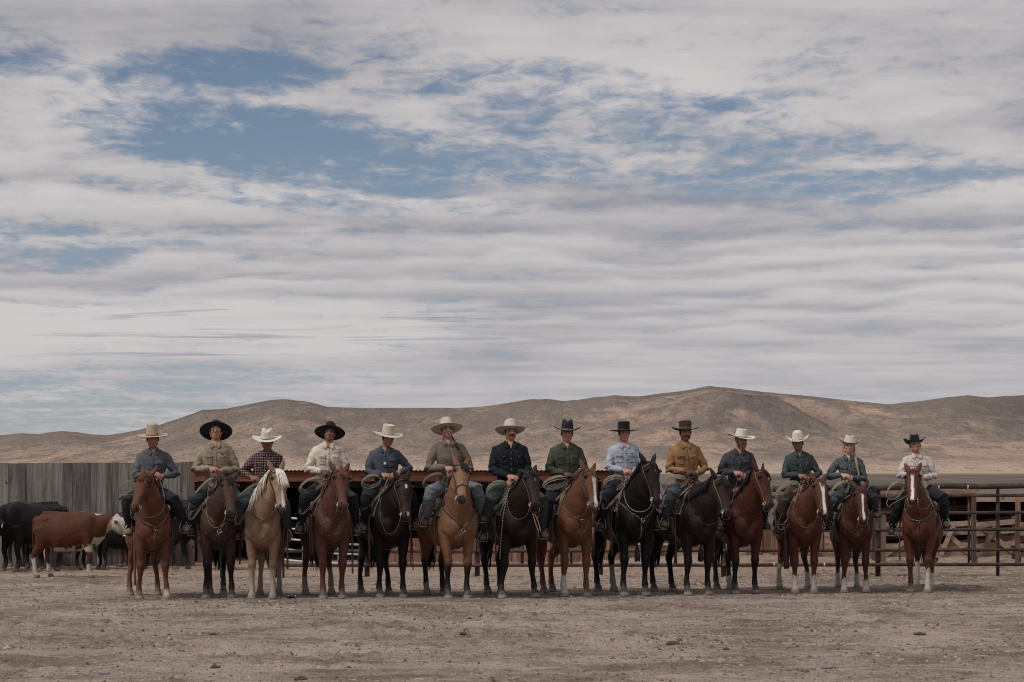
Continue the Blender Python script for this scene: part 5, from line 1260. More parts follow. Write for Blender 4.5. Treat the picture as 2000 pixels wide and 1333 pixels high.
RS = [
 dict(k=1, hy=7, hr=-3, head=(299,873), neck=300, hand=(306,927), boots=((253,1046),(360,1040)), hp=8, shirt=cloth('shirt_grey_blue', (.095,.098,.108)), jeans=J_DK, boot=B_TAN, onepocket=1, btn=dkb, stub=.3, hair=(.06,.035,.02), skin=(.30,.15,.105),
   hat=dict(mat=H_T, band=mat('tan_weave', (.26,.19,.12), .8, .4, 60, .2), bandh=.03, edge=M_LEAD, bw=.205, bd=.17, ch=.148, curl=.004, dip=.008, taper=.16, style='open', tilt=0), label='man in grey blue shirt and tall round tan straw hat on the leftmost horse'),
 dict(k=2, head=(422,859), neck=421, hand=(420,917), boots=((378,1045),(470,1045)), hp=-8, shirt=cloth('shirt_khaki', (.265,.215,.165)), jeans=J_GN, boot=B_DRK, glasses=1, girth=1.05, hair=(.015,.012,.012), skin=(.30,.155,.11), hsz=1.04,
   hat=dict(mat=H_B, bw=.205, bd=.178, ch=.125, curl=.004, dip=.0, taper=.16, round=.9, style='open', tilt=33), mark=[(.085,.445,.022,.010,dkb,'pocket_label')], label='man with glasses, wide black hat and khaki snap shirt on the brown roan'),
 dict(k=3, head=(523,877), neck=523, hand=(500,935), boots=((467,1052),(560,1055)), hp=15, hy=0, shirt=cloth('shirt_maroon_plaid', (.060,.020,.022), 'plaid', (.30,.25,.24), (.028,.012,.014)), jeans=J_MD, boot=B_DRK, hair=(.02,.015,.012), skin=(.17,.080,.058), nopocket=0,
   hat=dict(mat=H_N, bw=.212, bd=.165, ch=.13, curl=.036, dip=.02, taper=.12, tilt=4, bandh=.012), label='man in maroon plaid shirt looking down under a pale straw hat'),
 dict(k=4, hy=-6, hr=3, head=(643,861), neck=641, hand=(640,924), boots=((588,1040),(694,1044)), hp=-4, shirt=cloth('shirt_cream', (.52,.46,.385)), jeans=J_DK, boot=B_BRN, btn=dkb, glove=2, hair=(.015,.012,.012), skin=(.20,.095,.065), hsz=.96,
   hat=dict(mat=H_B, bw=.208, bd=.18, ch=.135, curl=.004, dip=.0, taper=.16, round=.8, style='open', tilt=29), label='man in cream western shirt, wide black hat and brown gloves on the red roan'),
 dict(k=5, head=(756,870), neck=751, hand=(757,929), hand2=(772,922), boots=((713,1038),(810,1033)), hp=10, hy=14, hr=0, shirt=cloth('shirt_slate_blue', (.066,.075,.095)), jeans=J_DK, boot=B_TAN, btn=dkb, onepocket=1, hair=(.05,.03,.018), skin=(.28,.14,.10),
   hat=dict(mat=H_W, bw=.21, bd=.18, ch=.135, curl=.020, dip=.02, taper=.04, style='flat', tilt=0, roll=4, bandh=.03, band=mat('weave_band', (.42,.36,.28), .8, .4, 60, .2)), mark=[(-.01,.37,.035,.035,mat('pale_clip', (.5,.58,.62), .4, .2, 9, 0),'chest_clip'),(-.005,.33,.03,.02,dkb,'chest_clip_base')], label='young man in slate blue shirt with pale chest clip and flat topped straw hat'),
 dict(k=6, hy=4, hr=-2, head=(873,855), neck=874, hand=(881,916), boots=((833,1027),(942,1020)), hp=-2, fem=1, size=1.04, shirt=cloth('shirt_taupe', (.150,.118,.098)), jeans=J_LT, boot=B_BRN, nopocket=1, btn=dkb, pony=1, hair=(.018,.011,.008), skin=(.32,.17,.125), baggy=1.08,
   hat=dict(mat=H_W, bw=.208, bd=.185, ch=.128, curl=.014, dip=.004, taper=.10, style='open', round=.7, tilt=22, bandh=.02, band=mat('cream_band', (.50,.45,.37), .8, .2, 60, .2)), label='woman in taupe shirt with dark ponytail and cream straw hat on the buckskin'),
 dict(k=7, hr=1, hy=3, head=(996,860), neck=995, hand=(1001,933), boots=((945,1056),(1062,1052)), hp=-3, size=1.13, shirt=cloth('shirt_black_denim', (.013,.016,.019), 'wash', (.026,.031,.035)), jeans=J_GN, boot=B_TAN, wstitch=1, mous=1.5, hair=(.045,.024,.016), skin=(.32,.16,.115), hsp=.045,
   hat=dict(mat=H_W, bw=.208, bd=.18, ch=.128, curl=.030, dip=.002, taper=.10, style='open', round=.8, tilt=17, bandh=.022, band=mat('brown_band', (.12,.08,.05), .8, .3, 60, .2)), label='man with a big brown moustache in a black denim shirt and cream straw hat'),
 dict(k=8, hy=-8, hr=2, head=(1106,862), neck=1105, hand=(1113,928), boots=((1064,1050),(1160,1036)), hp=4, size=1.02, shirt=cloth('shirt_olive', (.056,.063,.047)), jeans=J_DK, boot=B_DRK, btn=dkb, glove=1, hair=(.08,.035,.02), skin=(.34,.16,.115),
   hat=dict(mat=H_G, bw=.195, bd=.165, ch=.130, curl=.052, dip=.010, taper=.18, tilt=2, bandh=.018, band=mat('grey_band', (.20,.19,.18), .7, .3, 30, .1)), label='young man in olive green shirt and charcoal felt hat on the light sorrel'),
 dict(k=9, hy=6, head=(1217,862), neck=1217, hand=(1228,921), boots=((1176,1034),(1284,1034)), hp=0, shirt=cloth('shirt_pale_blue_stripe', (.36,.385,.45), 'stripe', (.22,.245,.32)), jeans=J_DK, boot=B_DRK, hair=(.06,.035,.02), skin=(.36,.18,.13),
   hat=dict(mat=H_B, bw=.200, bd=.17, ch=.128, curl=.006, dip=.006, taper=-.02, style='flat', tilt=3, ph=1), mark=[(.085,.445,.022,.010,dkb,'pocket_label')], label='young man in pale blue striped shirt and flat topped black hat'),
 dict(k=10, head=(1337,861), neck=1335, hand=(1351,923), boots=((1299,1030),(1404,1030)), hp=0, shirt=cloth('shirt_ochre', (.25,.135,.065)), jeans=J_MD, boot=B_TAN, mous=.9, btn=dkb, stub=.45, glove=1, hair=(.03,.018,.012), skin=(.27,.125,.088),
   hat=dict(mat=H_O, bw=.190, bd=.165, ch=.120, curl=.030, dip=.008, taper=.04, style='flat', tilt=2, bandh=.035, band=mat('olive_band', (.08,.07,.05), .8, .3, 30, .1)), mark=[(-.085,.43,.035,.030,mat('green_card', (.14,.17,.13), .6, .3, 20, 0),'notepad')], label='man in ochre work shirt with moustache and olive brown hat'),
 dict(k=11, head=(1445,875), neck=1442, hand=(1446,925), boots=((1418,1040),(1496,1034)), hp=6, hy=16, shirt=cloth('shirt_charcoal_dots', (.042,.044,.050), 'dots', (.13,.13,.14)), jeans=J_DK, boot=B_DRK, beard=1, onepocket=1, btn=dkb, hair=(.21,.095,.05), skin=(.31,.15,.11), hsp=.06,
   hat=dict(mat=H_N, bw=.212, bd=.18, ch=.122, curl=.036, dip=.012, taper=.10, style='flat', tilt=0, roll=6, bandh=.012), label='bearded man in dark dotted shirt and white straw hat on the bay'),
 dict(k=12, hy=-9, hr=-3, head=(1559,879), neck=1560, hand=(1571,931), boots=((1522,1044),(1620,1036)), hp=8, shirt=cloth('shirt_dark_denim', (.044,.056,.058), 'wash', (.078,.096,.100)), jeans=mat('chaps_leather', (.075,.048,.038), .65, .4, 8, .4), chaps=1, boot=B_DRK, hair=(.04,.025,.018), skin=(.21,.095,.065), size=.98,
   hat=dict(mat=H_N, bw=.185, bd=.165, ch=.112, curl=.070, dip=.012, taper=.12, style='open', round=.9, tilt=2, bandh=.010), label='man in dark denim shirt, white straw hat and brown leather chaps'),
 dict(k=13, hr=5, hy=-4, head=(1656,886), neck=1656, hand=(1655,930), boots=((1618,1024),(1712,1012)), hp=0, fem=1, size=.94, smile=1, shirt=cloth('shirt_chambray', (.068,.083,.087), 'wash', (.105,.124,.130)), jeans=J_MD, boot=B_DRK, braid=1, locks=1, hair=(.38,.27,.165), skin=(.40,.21,.155), hsz=.98,
   hat=dict(mat=H_W, bw=.178, bd=.165, ch=.115, curl=.082, dip=.010, taper=.20, tilt=6, bandh=.008), label='smiling girl with a long blonde braid in a chambray shirt on the small chestnut'),
 dict(k=14, hr=-4, hy=5, head=(1788,883), neck=1790, hand=(1795,930), boots=((1744,1044),(1847,1032)), hp=-2, fem=1, size=1.02, smile=1, shirt=cloth('shirt_pinkish_white', (.50,.44,.41), 'stripe', (.42,.36,.34)), jeans=J_DK, boot=B_BRN, locks=1, hair=(.30,.20,.12), skin=(.33,.155,.11),
   hat=dict(mat=H_B, bw=.182, bd=.165, ch=.125, curl=.078, dip=.004, taper=.24, tilt=10, bandh=.012), label='smiling woman in pale shirt and black felt hat at the right end'),
]
for r, c in zip(RS, HS): rider_build(r, c)
# ================================================================== TACK
def hugpath(bvh, pts, off, n=6):
    """densify a polyline and lay it on the surface"""
    out = []
    for i in range(len(pts)-1):
        for k in range(n): out.append(Vector(pts[i]).lerp(Vector(pts[i+1]), k/n))
    out.append(Vector(pts[-1])); res = []; nr = []
    for p in out:
        loc, nn, _, _ = bvh.find_nearest(p); res.append(loc+nn*off); nr.append(nn)
    for _ in range(2): res = [res[0]]+[(res[i-1]+res[i]*2+res[i+1])/4 for i in range(1, len(res)-1)]+[res[-1]]
    res = [hug(bvh, p, off*.8) for p in res]
    return res, nr
def ring_pts(c, u_, v_, ru, rv, n=20): return [c+u_*(ru*math.cos(t))+v_*(rv*math.sin(t)) for t in np.linspace(0, 2*math.pi, n)]
def tack_build(r, c):
    S = c['S']; bvh = c['bvh']; H = c['H']; org = c['org']; psi = c['psi']; hs = c['hs_']; toL = c['toL']; lat, a, n = c['lat'], c['a'], c['n']
    t_ = c['tack']; sn = c['hs_short']
    # ---------------- saddle
    sd = empty('saddle', org+Vector((0,0,0)), -psi, t_.get('slabel', 'brown western saddle on the %s' % sn), 'saddle', 'western saddles on the horses')
    V = lambda x, y, z: Vector((x*S, y*S, z*S))
    def drape(name, m, y0, y1, a0, a1, off, th, parent, ny=9, na=22, zf=None):
        mb = MB(); top = []; bot = []
        for i in range(ny):
            y = y0+(y1-y0)*i/(ny-1)
            for j in range(na):
                an = a0+(a1-a0)*j/(na-1); d = Vector((math.sin(an), 0, math.cos(an))); o0 = Vector((0, y*S, 1.12*S))
                loc, nr, _, _ = bvh.ray_cast(o0+d*1.2, -d)
                if loc is None: loc = o0+d*.3
                top.append(loc+d*(off+th)); bot.append(loc+d*off*.6)
        k = ny*na; fs = []
        for i in range(ny-1):
            for j in range(na-1):
                q = i*na+j; fs.append((q, q+1, q+na+1, q+na)); fs.append((k+q, k+q+na, k+q+na+1, k+q+1))
        rim = list(range(na))+[i*na+na-1 for i in range(1, ny)]+[(ny-1)*na+j for j in range(na-2, -1, -1)]+[i*na for i in range(ny-2, 0, -1)]
        for q in range(len(rim)): r0, r1 = rim[q], rim[(q+1) % len(rim)]; fs.append((r0, r1, k+r1, k+r0))
        mb.add(top+bot, fs); return mb.obj(name, m, parent)
    lea = t_.get('lea', M_LEA)
    drape('saddle_pad', t_.get('pad', M_PAD), .06, .82, rad(-78), rad(78), .008, .022, sd)
    drape('skirt', lea, .13, .76, rad(-64), rad(64), .034, .012, sd)
    # fork, horn, cantle
    mb = MB(); mb.loft([V(-.185,.20,1.44), V(-.12,.19,1.535), V(0,.18,1.575), V(.12,.19,1.535), V(.185,.20,1.44)], [(.045*S,.035*S),(.055*S,.045*S),(.060*S,.050*S),(.055*S,.045*S),(.045*S,.035*S)], side=(0,1,0), seg=12)
    mb.loft([V(-.20,.66,1.45), V(-.13,.69,1.56), V(0,.70,1.60), V(.13,.69,1.56), V(.20,.66,1.45)], [(.022*S,.05*S)]*5, side=(0,1,0), seg=12)
    mb.loft([V(0,.20,1.49), V(0,.40,1.50), V(0,.66,1.54)], [(.13*S,.04*S),(.15*S,.035*S),(.16*S,.045*S)], seg=14); mb.obj('saddle_seat', lea, sd)
    mb = MB(); hz_ = t_.get('horn', 0); mb.loft([V(0,.17,1.56), V(0,.155,1.63), V(0,.145,1.675), V(0,.143,1.682), V(0,.141,1.694), V(0,.139,1.702)], [.032*S,.025*S,.023*S,.044*S,.047*S,.040*S], seg=14); mb.obj('saddle_horn', t_.get('hornm', M_RAW), sd)
    mb = MB(); hp_, nn = hugpath(bvh, [V(-.28,.30,1.15), V(-.26,.28,.90), V(-.10,.24,.72), V(.10,.24,.72), V(.26,.28,.90), V(.28,.30,1.15)], .008, 5); mb.ribbon(hp_, .085, .008, nn); mb.obj('cinch', M_ROPEY, sd)
    for k in (-1, 1):
        ball = toL(r['ball'][k]); ank = toL(r['anklew'][k]); kn = toL(r['kneew'][k])
        # fender and stirrup leather inside the rider's shin
        p0 = Vector((k*.285*S, .34*S, 1.30*S)); p1 = kn.lerp(ank, .45)+Vector((-k*.085,.04,0)); p2 = ball+Vector((-k*.045,.0,.185)); nrm = Vector((k*.55,-.8,.0)).normalized()
        mb = MB(); pl = bez([p0, p0.lerp(p1,.5)+Vector((k*.03,0,0)), p1, p2], 12); mb.ribbon(pl, [.20,.22,.23,.22,.20,.17,.13,.10,.075,.065,.06,.06], .006, nrm); mb.obj('fender', lea, sd)
        up = Vector((-k*.22,0,1)).normalized(); sv = Vector((1,0,.22*k)).normalized(); b0 = ball+Vector((0,.02,-.045))
        wd, ht = .070, .165
        pl = [b0-sv*wd, b0-sv*(wd*1.02)+up*ht*.30, b0-sv*(wd*.78)+up*ht*.70, b0-sv*(wd*.35)+up*ht*.97, b0+up*(ht*1.04), b0+sv*(wd*.35)+up*ht*.97, b0+sv*(wd*.78)+up*ht*.70, b0+sv*(wd*1.02)+up*ht*.30, b0+sv*wd]
        mb = MB(); mb.tube(pl, .0085, 8); mb.box(b0+Vector((0,0,-.004)), (wd*2.05,.075,.018), Matrix.Rotation(math.atan2(.22*k,-1)+math.pi, 3, 'Y') if False else None); mb.obj('stirrup', M_STEEL if t_.get('st', 1) else M_LEAD, sd)
        # thin saddle strings
        if t_.get('strings', 1):
            q0 = V(k*.29,.16,1.24); zz = t_.get('sz', random.uniform(.45,.75)); q1 = V(k*.315,.12,.95); q2 = V(k*.30,.10,zz)
            mb = MB(); mb.ribbon(bez([q0,q1,q2], 9), .022, .004, Vector((k*.3,-1,0))); mb.obj('saddle_string', t_.get('strm', lea), sd)
    # breast collar
    bc = t_.get('bc')
    if bc:
        rc = V(t_.get('rx', 0), -.28, t_.get('rz', 1.045)); m_ = {'l':M_LEA,'d':M_LEAD,'t':M_RAW,'r':M_LEAR}[bc]; wd = t_.get('bw', .034)
        for k in (-1, 1):
            mb = MB(); pl, nn = hugpath(bvh, [rc+Vector((k*.02,0,.02)), V(k*.11,-.25,1.13), V(k*.20,-.15,1.24), V(k*.262,.0,1.32), V(k*.28,.14,1.36)], .009, 5); mb.ribbon(pl, wd, .007, nn)
            o = mb.obj('breast_strap', m_, sd)
            if bc == 'd' or t_.get('conch'):
                for q in range(3, len(pl)-2, 2):
                    e = MB(); e.ell(pl[q]+nn[q]*.009, (.008,.008,.008), seg=8, rg=6); e.obj('concho', M_STEEL, o)
        mb = MB(); pl, nn = hugpath(bvh, [rc, V(0,-.24,.93), V(0,-.14,.82)], .009, 5); mb.ribbon(pl, wd*.85, .007, nn); mb.obj('tie_down', m_, sd)
        loc, nn, _, _ = bvh.find_nearest(rc); u_ = Vector((1,0,0)); v_ = nn.cross(u_).normalized(); mb = MB(); mb.tube(ring_pts(loc+nn*.014, u_, v_, .028, .028), .006, 8); mb.obj('ring', M_STEEL, sd)
    if t_.get('tassel'):
        x_, z0 = t_['tassel']; mb = MB(); tp = V(x_,-.02,z0)
        for i in range(46):
            an = random.random()*6.28; rr = random.random()**.5; mb.tube([tp, tp+Vector((.022*rr*math.cos(an), .022*rr*math.sin(an), -.06)), tp+Vector((.040*rr*math.cos(an), .040*rr*math.sin(an), -.15)), tp+Vector((.050*rr*math.cos(an), .050*rr*math.sin(an), -.235-random.random()*.02))], [.006,.007,.006,.002], 4)
        mb.ell(tp+Vector((0,0,-.015)), (.018,.018,.028)); mb.tube([tp, tp+Vector((0,.02,.09)), V(0,.14,.78)], .006, 6); mb.obj('tassel', M_LEAD, sd)
    if t_.get('strap'):          # long hanging strap beside the near foreleg
        for (x_, z0, z1, m_, w_) in t_['strap']:
            mb = MB(); mb.ribbon(bez([V(x_,.05,z0), V(x_*1.02,.0,(z0+z1)/2), V(x_+.01,-.01,z1)], 9), w_, .006, Vector((0,-1,0))); mb.obj('hanging_strap', m_, sd)
    # ---------------- bridle
    bm = t_.get('bm', M_LEAD)
    br = empty('bridle', org, -psi, t_.get('blabel', 'bridle and reins on the %s' % sn), 'bridle', 'bridles on the horses')
    hd = MB()
    for k in (-1, 1):
        pl, nn = hugpath(bvh, [H(k*.02,-.035,-.06), H(k*.07,.02,-.02), H(k*.122,.16,-.02), H(k*.118,.36,-.005), H(k*.085,.62,-.01), H(k*.068,.84,-.035)], .007, 4); hd.ribbon(pl, .019, .0055, nn)
    pl, nn = hugpath(bvh, [H(-.122,.12,-.01), H(-.09,.075,.07), H(0,.05,.10), H(.09,.075,.07), H(.122,.12,-.01)], .008, 4)
    if t_.get('brow', 1): hd.ribbon(pl, .017, .0055, nn)
    hd.obj('headstall', bm, br)
    if t_.get('nose', 0):
        mb = MB(); pl, nn = hugpath(bvh, [H(.0,.60,.08), H(.07,.63,.03), H(.055,.67,-.09), H(0,.70,-.13), H(-.055,.67,-.09), H(-.07,.63,.03), H(0,.60,.08)], .009, 4); mb.tube(pl, .009, 8); mb.obj('noseband', M_RAW, br)
    bits = {}
    for k in (-1, 1):
        mb = MB(); c0 = H(k*.074,.875,-.035); bits[k] = c0; mb.tube(ring_pts(c0, a, n, .027*hs, .027*hs), .0055, 8); mb.tube([c0-a*.035, c0+a*.03-n*.006, c0+a*.075-n*.035], .0055, 6); mb.obj('bit_shank', M_STEEL, br)
    mb = MB(); mb.tube(bez([bits[-1]+a*.07-n*.03, H(0,1.05,-.12), bits[1]+a*.07-n*.03], 9), .006, 6); mb.obj('curb_strap', t_.get('cm', M_RAW), br)
    rm = t_.get('rm', M_RAW)
    hw = {k: toL(r['handw'][k]) for k in (-1, 1)}; hc = (hw[-1]+hw[1])/2+Vector((0,-.02,-.03)); sag = t_.get('sag', .25)
    for k in (-1, 1):
        b0 = bits[k]+a*.06-n*.03; end = hc+Vector((k*.015,0,0)); low = Vector((k*.17*S+b0.x*.25, -.28*S, min(b0.z, end.z)-sag*(1.0 if k < 0 else .6)))
        sd2 = Vector((k*.24*S, -.03*S, 1.38*S)); pl = bez([b0, b0+Vector((k*.02,.03,-.14-sag*.3)), low, low+Vector((k*.04,.05,.02)), sd2, end+Vector((k*.06,-.04,-.1)), end], 28); pl = [hug(bvh, p, .010) for p in pl]
        for _ in range(2): pl = [pl[0]]+[(pl[i-1]+pl[i]*2+pl[i+1])/4 for i in range(1, len(pl)-1)]+[pl[-1]]
        mb = MB(); mb.tube(pl, t_.get('rr', .0048), 6); mb.obj('rein', rm, br)
    for dl in t_.get('chains', []):
        mb = MB(); mb.tube(bez([W(x, y, c['Y0']-.62*S)-org if False else toL(W(x, y, c['Y0']-.62*S)) for x, y in dl], 14), .006, 6); mb.obj('rein_chain', M_ROPEW, br)
    if t_.get('popper'):     # rein chains meeting under the chin with a hanging romal
        mb = MB(); q = (bits[-1]+bits[1])/2+a*.13-n*.03; mb.tube([q, q+Vector((.005,-.01,-.10)), q+Vector((.01,.0,-.20))], .008, 6); mb.ribbon([q+Vector((.01,0,-.19)), q+Vector((.012,0,-.35)), q+Vector((.014,0,-.48))], .035, .005, (0,-1,0)); mb.obj('romal', M_LEA, br)
    if t_.get('mecate'):     # striped rope hanging beside the neck
        x0, z0, x1, z1 = t_['mecate']; pl = bez([hc, V(x0,-.16,z0), V(x1,-.12,(z0+z1)/2), V(x1,-.08,z1)], 60); pl = [hug(bvh, p, .012) for p in pl]
        for q in (0, 1):
            mb = MB()
            for i in range(q, len(pl)-2, 2): mb.tube([pl[i], pl[i+1]], .0095, 8)
            mb.obj('mecate_strand', (M_LEAD, M_ROPEW)[q], br)
    # ---------------- rope coil
    rp = t_.get('rope')
    if rp:
        px, py, mj, mn_, tilt, m_, nm, lab = rp; Yr = c['Y0']+t_.get('ry', .04)*S; ce = W(px, py, Yr); A = mj/F*Yr; B = mn_/F*Yr; ti = rad(tilt)
        e1 = Vector((math.cos(ti), .25, math.sin(ti))).normalized(); e2 = Vector((-math.sin(ti), -.35, math.cos(ti))); e2 = (e2-e1*e2.dot(e1)).normalized(); mb = MB(); pts = []
        L_ = t_.get('loops', 5)
        for i in range(L_*26):
            q = i/26; th = q*2*math.pi+math.radians(20); k = 1-.05*abs((q % 1)-.5)+.07*math.sin(int(q)*2.1)+(.10*(q/L_)); sh_ = Vector((0, -.016*(int(q)-L_/2)+.0, .012*math.sin(int(q)*3.3)))
            pts.append(ce+e1*(A*k*math.cos(th)-A*.06*(k-1)*8)+e2*(B*k*math.sin(th)*1.03)+sh_+e2*(.016*((q*7.3) % 1-.5)*0)+Vector((0,0,-.010*int(q)+.02)))
        for _ in range(3): pts = [pts[0]]+[(pts[i-1]+pts[i]*2+pts[i+1])/4 for i in range(1, len(pts)-1)]+[pts[-1]]
        mb.tube(pts, .0058, 6)
        hornW = c['toW'](V(0,.14,1.64))
        mb.tube(bez([hornW+Vector((.01,-.03,.0)), ce+e1*A*1.25+Vector((0,-.06,.03)), ce+e1*A*.98+Vector((0,-.03,-.01))], 9), .0058, 6)
        ball = r['ball'][-1]; st0 = hornW+Vector((-.02,-.05,-.02))
        for i in range(t_.get('tails', 2)):
            ex = W(t_['tailp'][0]+i*3, t_['tailp'][1], Yr-.08) if 'tailp' in t_ else ce.lerp(ball, .62)+Vector((.05+.025*i, -.06, .05*i))
            mid = (st0+ex)/2+Vector((.02*i,-.10,-.01)); mb.tube(bez([st0, mid, ex], 12), .0054, 6)
            mb.tube(bez([ex, ex+Vector((-.05,-.02,-.08)), ex+Vector((-.12,.0,-.02)), ex+Vector((-.10,.06,.10)), ce+e2*(-B)], 14), .0054, 6)
        for dl in t_.get('drops', []):
            mb.tube(bez([W(x, y, Yr-.10) for x, y in dl], 26), .0054, 6)
        o = mb.obj('lasso_rope', m_); tag(o, lab, 'rope', 'coiled ropes hanging from the saddles')
        if t_.get('honda'):
            x, y, x2, y2 = t_['honda']; hb = MB(); hb.tube([W(x, y, Yr-.1), W(x2, y2, Yr-.1)], .012, 8); hb.obj('rope_tail', M_LEAD, o)
TK = dict(
 h1=dict(bc='l', rz=1.06, bm=M_LEAD, rm=M_ROPEY, sag=.10, rr=.007, bw=.045, strap=[(-.27,1.0,.22,mat('faded_red_strap',(.13,.055,.045),.7,.3,12,.2),.032)], rope=(248,952,14,8,30,M_ROPEG,'',"thin green rope loop behind the leftmost horse's head"), loops=2, tails=0, drops=[[(262,938),(240,952),(236,972),(262,966)],[(264,950),(250,962),(238,970)]], honda=(240,969,232,977)),
 h2=dict(bc='l', rz=.98, bw=.020, rm=M_ROPEY, sag=.22, pad=mat('blue_pad',(.035,.05,.10),.95,.3,25,.5), rope=(398,963,37,12,52,M_ROPEW,'','long coil of pale rope by the knee of the man with glasses'), loops=5, tails=2, tailp=(378,1010), strap=[(.02,.85,.30,mat('green_strap',(.03,.06,.025),.7,.3,12,.2),.022)]),
 h3=dict(brow=1, rm=M_LEAD, sag=.18, rope=(487,966,30,11,40,M_ROPEY,'','dark grey coiled rope beside the maroon plaid shirt rider'), tails=2, tailp=(468,1020), strap=[(.30,1.0,.32,M_LEAD,.03),(.36,1.0,.45,M_LEA,.03)], popper=0),
 h4=dict(rm=M_RAW, sag=.24, bm=M_LEAD, rope=(609,947,23,11,22,M_ROPEW,'',"neat pale rope coil on the thigh of the cream shirted man"), tails=2, tailp=(595,1000), strap=[(-.29,1.2,.62,M_LEAD,.03),(.27,1.1,.36,M_LEA,.024)], conch=1),
 h5=dict(rm=M_RAW, sag=.34, bm=M_LEA, lea=M_LEAR, pad=mat('pale_pad',(.42,.38,.34),.95,.2,25,.5), rope=(726,940,18,11,14,M_ROPEG,'',"green rope coil on the thigh of the slate blue shirted man"), tails=2, tailp=(716,990), drops=[[(762,925),(748,960),(735,985),(700,1000)]], strap=[(.30,1.0,.40,M_LEA,.016)]),
 h6=dict(bc='l', rz=.985, bw=.034, bm=M_LEAD, rm=M_RAW, sag=.12, nose=1, rope=(848,938,21,11,18,M_ROPEY,'',"grey brown rope coil on the woman's thigh beside the buckskin"), tails=2, tailp=(852,990)),
 h7=dict(rm=M_RAW, sag=.20, bm=M_LEAD, nose=0, mecate=(-.27,1.35,-.30,.55), rope=(972,955,21,14,16,M_ROPEG,'',"fat green rope coil beside the man in black"), loops=7, tails=2, tailp=(962,1000), chains=[[(1040,1004),(1046,1022),(1052,1040)],[(1044,1004),(1052,1018),(1056,1038)]]),
 h8=dict(bc='t', rz=1.10, bw=.012, rm=M_RAW, sag=.16, popper=1, pad=mat('cream_pad',(.40,.35,.30),.95,.2,25,.5), rope=(1087,941,26,9,14,M_ROPEW,'',"pale wide rope coil on the thigh of the olive shirted man"), loops=6, tails=2, tailp=(1075,985)),
 h9=dict(bc='t', rz=1.06, bw=.018, rm=M_ROPEW, sag=.14, bm=M_LEA, tassel=(.02,.72), conch=1, rope=(1200,942,20,12,8,M_ROPEW,'',"pale rope coil on the thigh of the striped shirt rider"), loops=6, tails=2, tailp=(1186,990), strap=[(-.24,1.30,.62,M_LEA,.036)]),
 h10=dict(rm=M_LEAD, sag=.16, bm=M_RAW, tassel=(.03,.74), rope=(1318,941,25,11,8,M_ROPEW,'',"broad pale rope coil on the thigh of the ochre shirted man"), loops=7, tails=2, tailp=(1303,985), drops=[[(1284,1008),(1284,1025),(1290,1038),(1302,1034)]]),
 h11=dict(rm=M_LEAD, sag=.18, bm=M_RAW, lea=M_LEAR, pad=mat('cream_pad',(.40,.35,.30),.95,.2,25,.5), strap=[(-.28,1.1,.50,M_LEAD,.02)], popper=0),
 h12=dict(rm=M_RAW, sag=.26, bm=M_LEAD, brow=0, lea=M_LEAR, pad=mat('pale_pad',(.42,.38,.34),.95,.2,25,.5), rope=(1541,960,27,17,22,M_ROPEW,'',"big loose pale rope coil over the brown chaps"), loops=7, tails=1, tailp=(1530,1030), drops=[[(1562,945),(1556,985),(1540,1020),(1524,1044),(1512,1038),(1510,1000),(1516,975)],[(1565,948),(1560,990),(1548,1025),(1530,1048),(1516,1050),(1509,1020),(1512,980)],[(1552,975),(1558,1010),(1572,1044)]], strap=[(-.285,1.0,.38,M_LEAD,.075)]),
 h13=dict(rm=M_RAW, sag=.16, bm=M_LEAD, rope=(1640,958,24,12,38,mat('lime_rope',(.30,.31,.20),.8,.3,60,.6),'',"pale greenish rope coil beside the girl with the braid"), loops=4, tails=1, tailp=(1630,985)),
 h14=dict(bc='l', rz=1.10, bw=.036, rm=M_ROPEY, sag=.08, bm=M_LEAD, conch=0, rope=(1749,957,20,12,38,M_ROPEW,'',"pale rope coil by the right hand of the woman in the black hat"), loops=5, tails=1, tailp=(1742,985)),
)
for r, c in zip(RS, HS):
    c['tack'] = TK[c['key']]; tack_build(r, c)
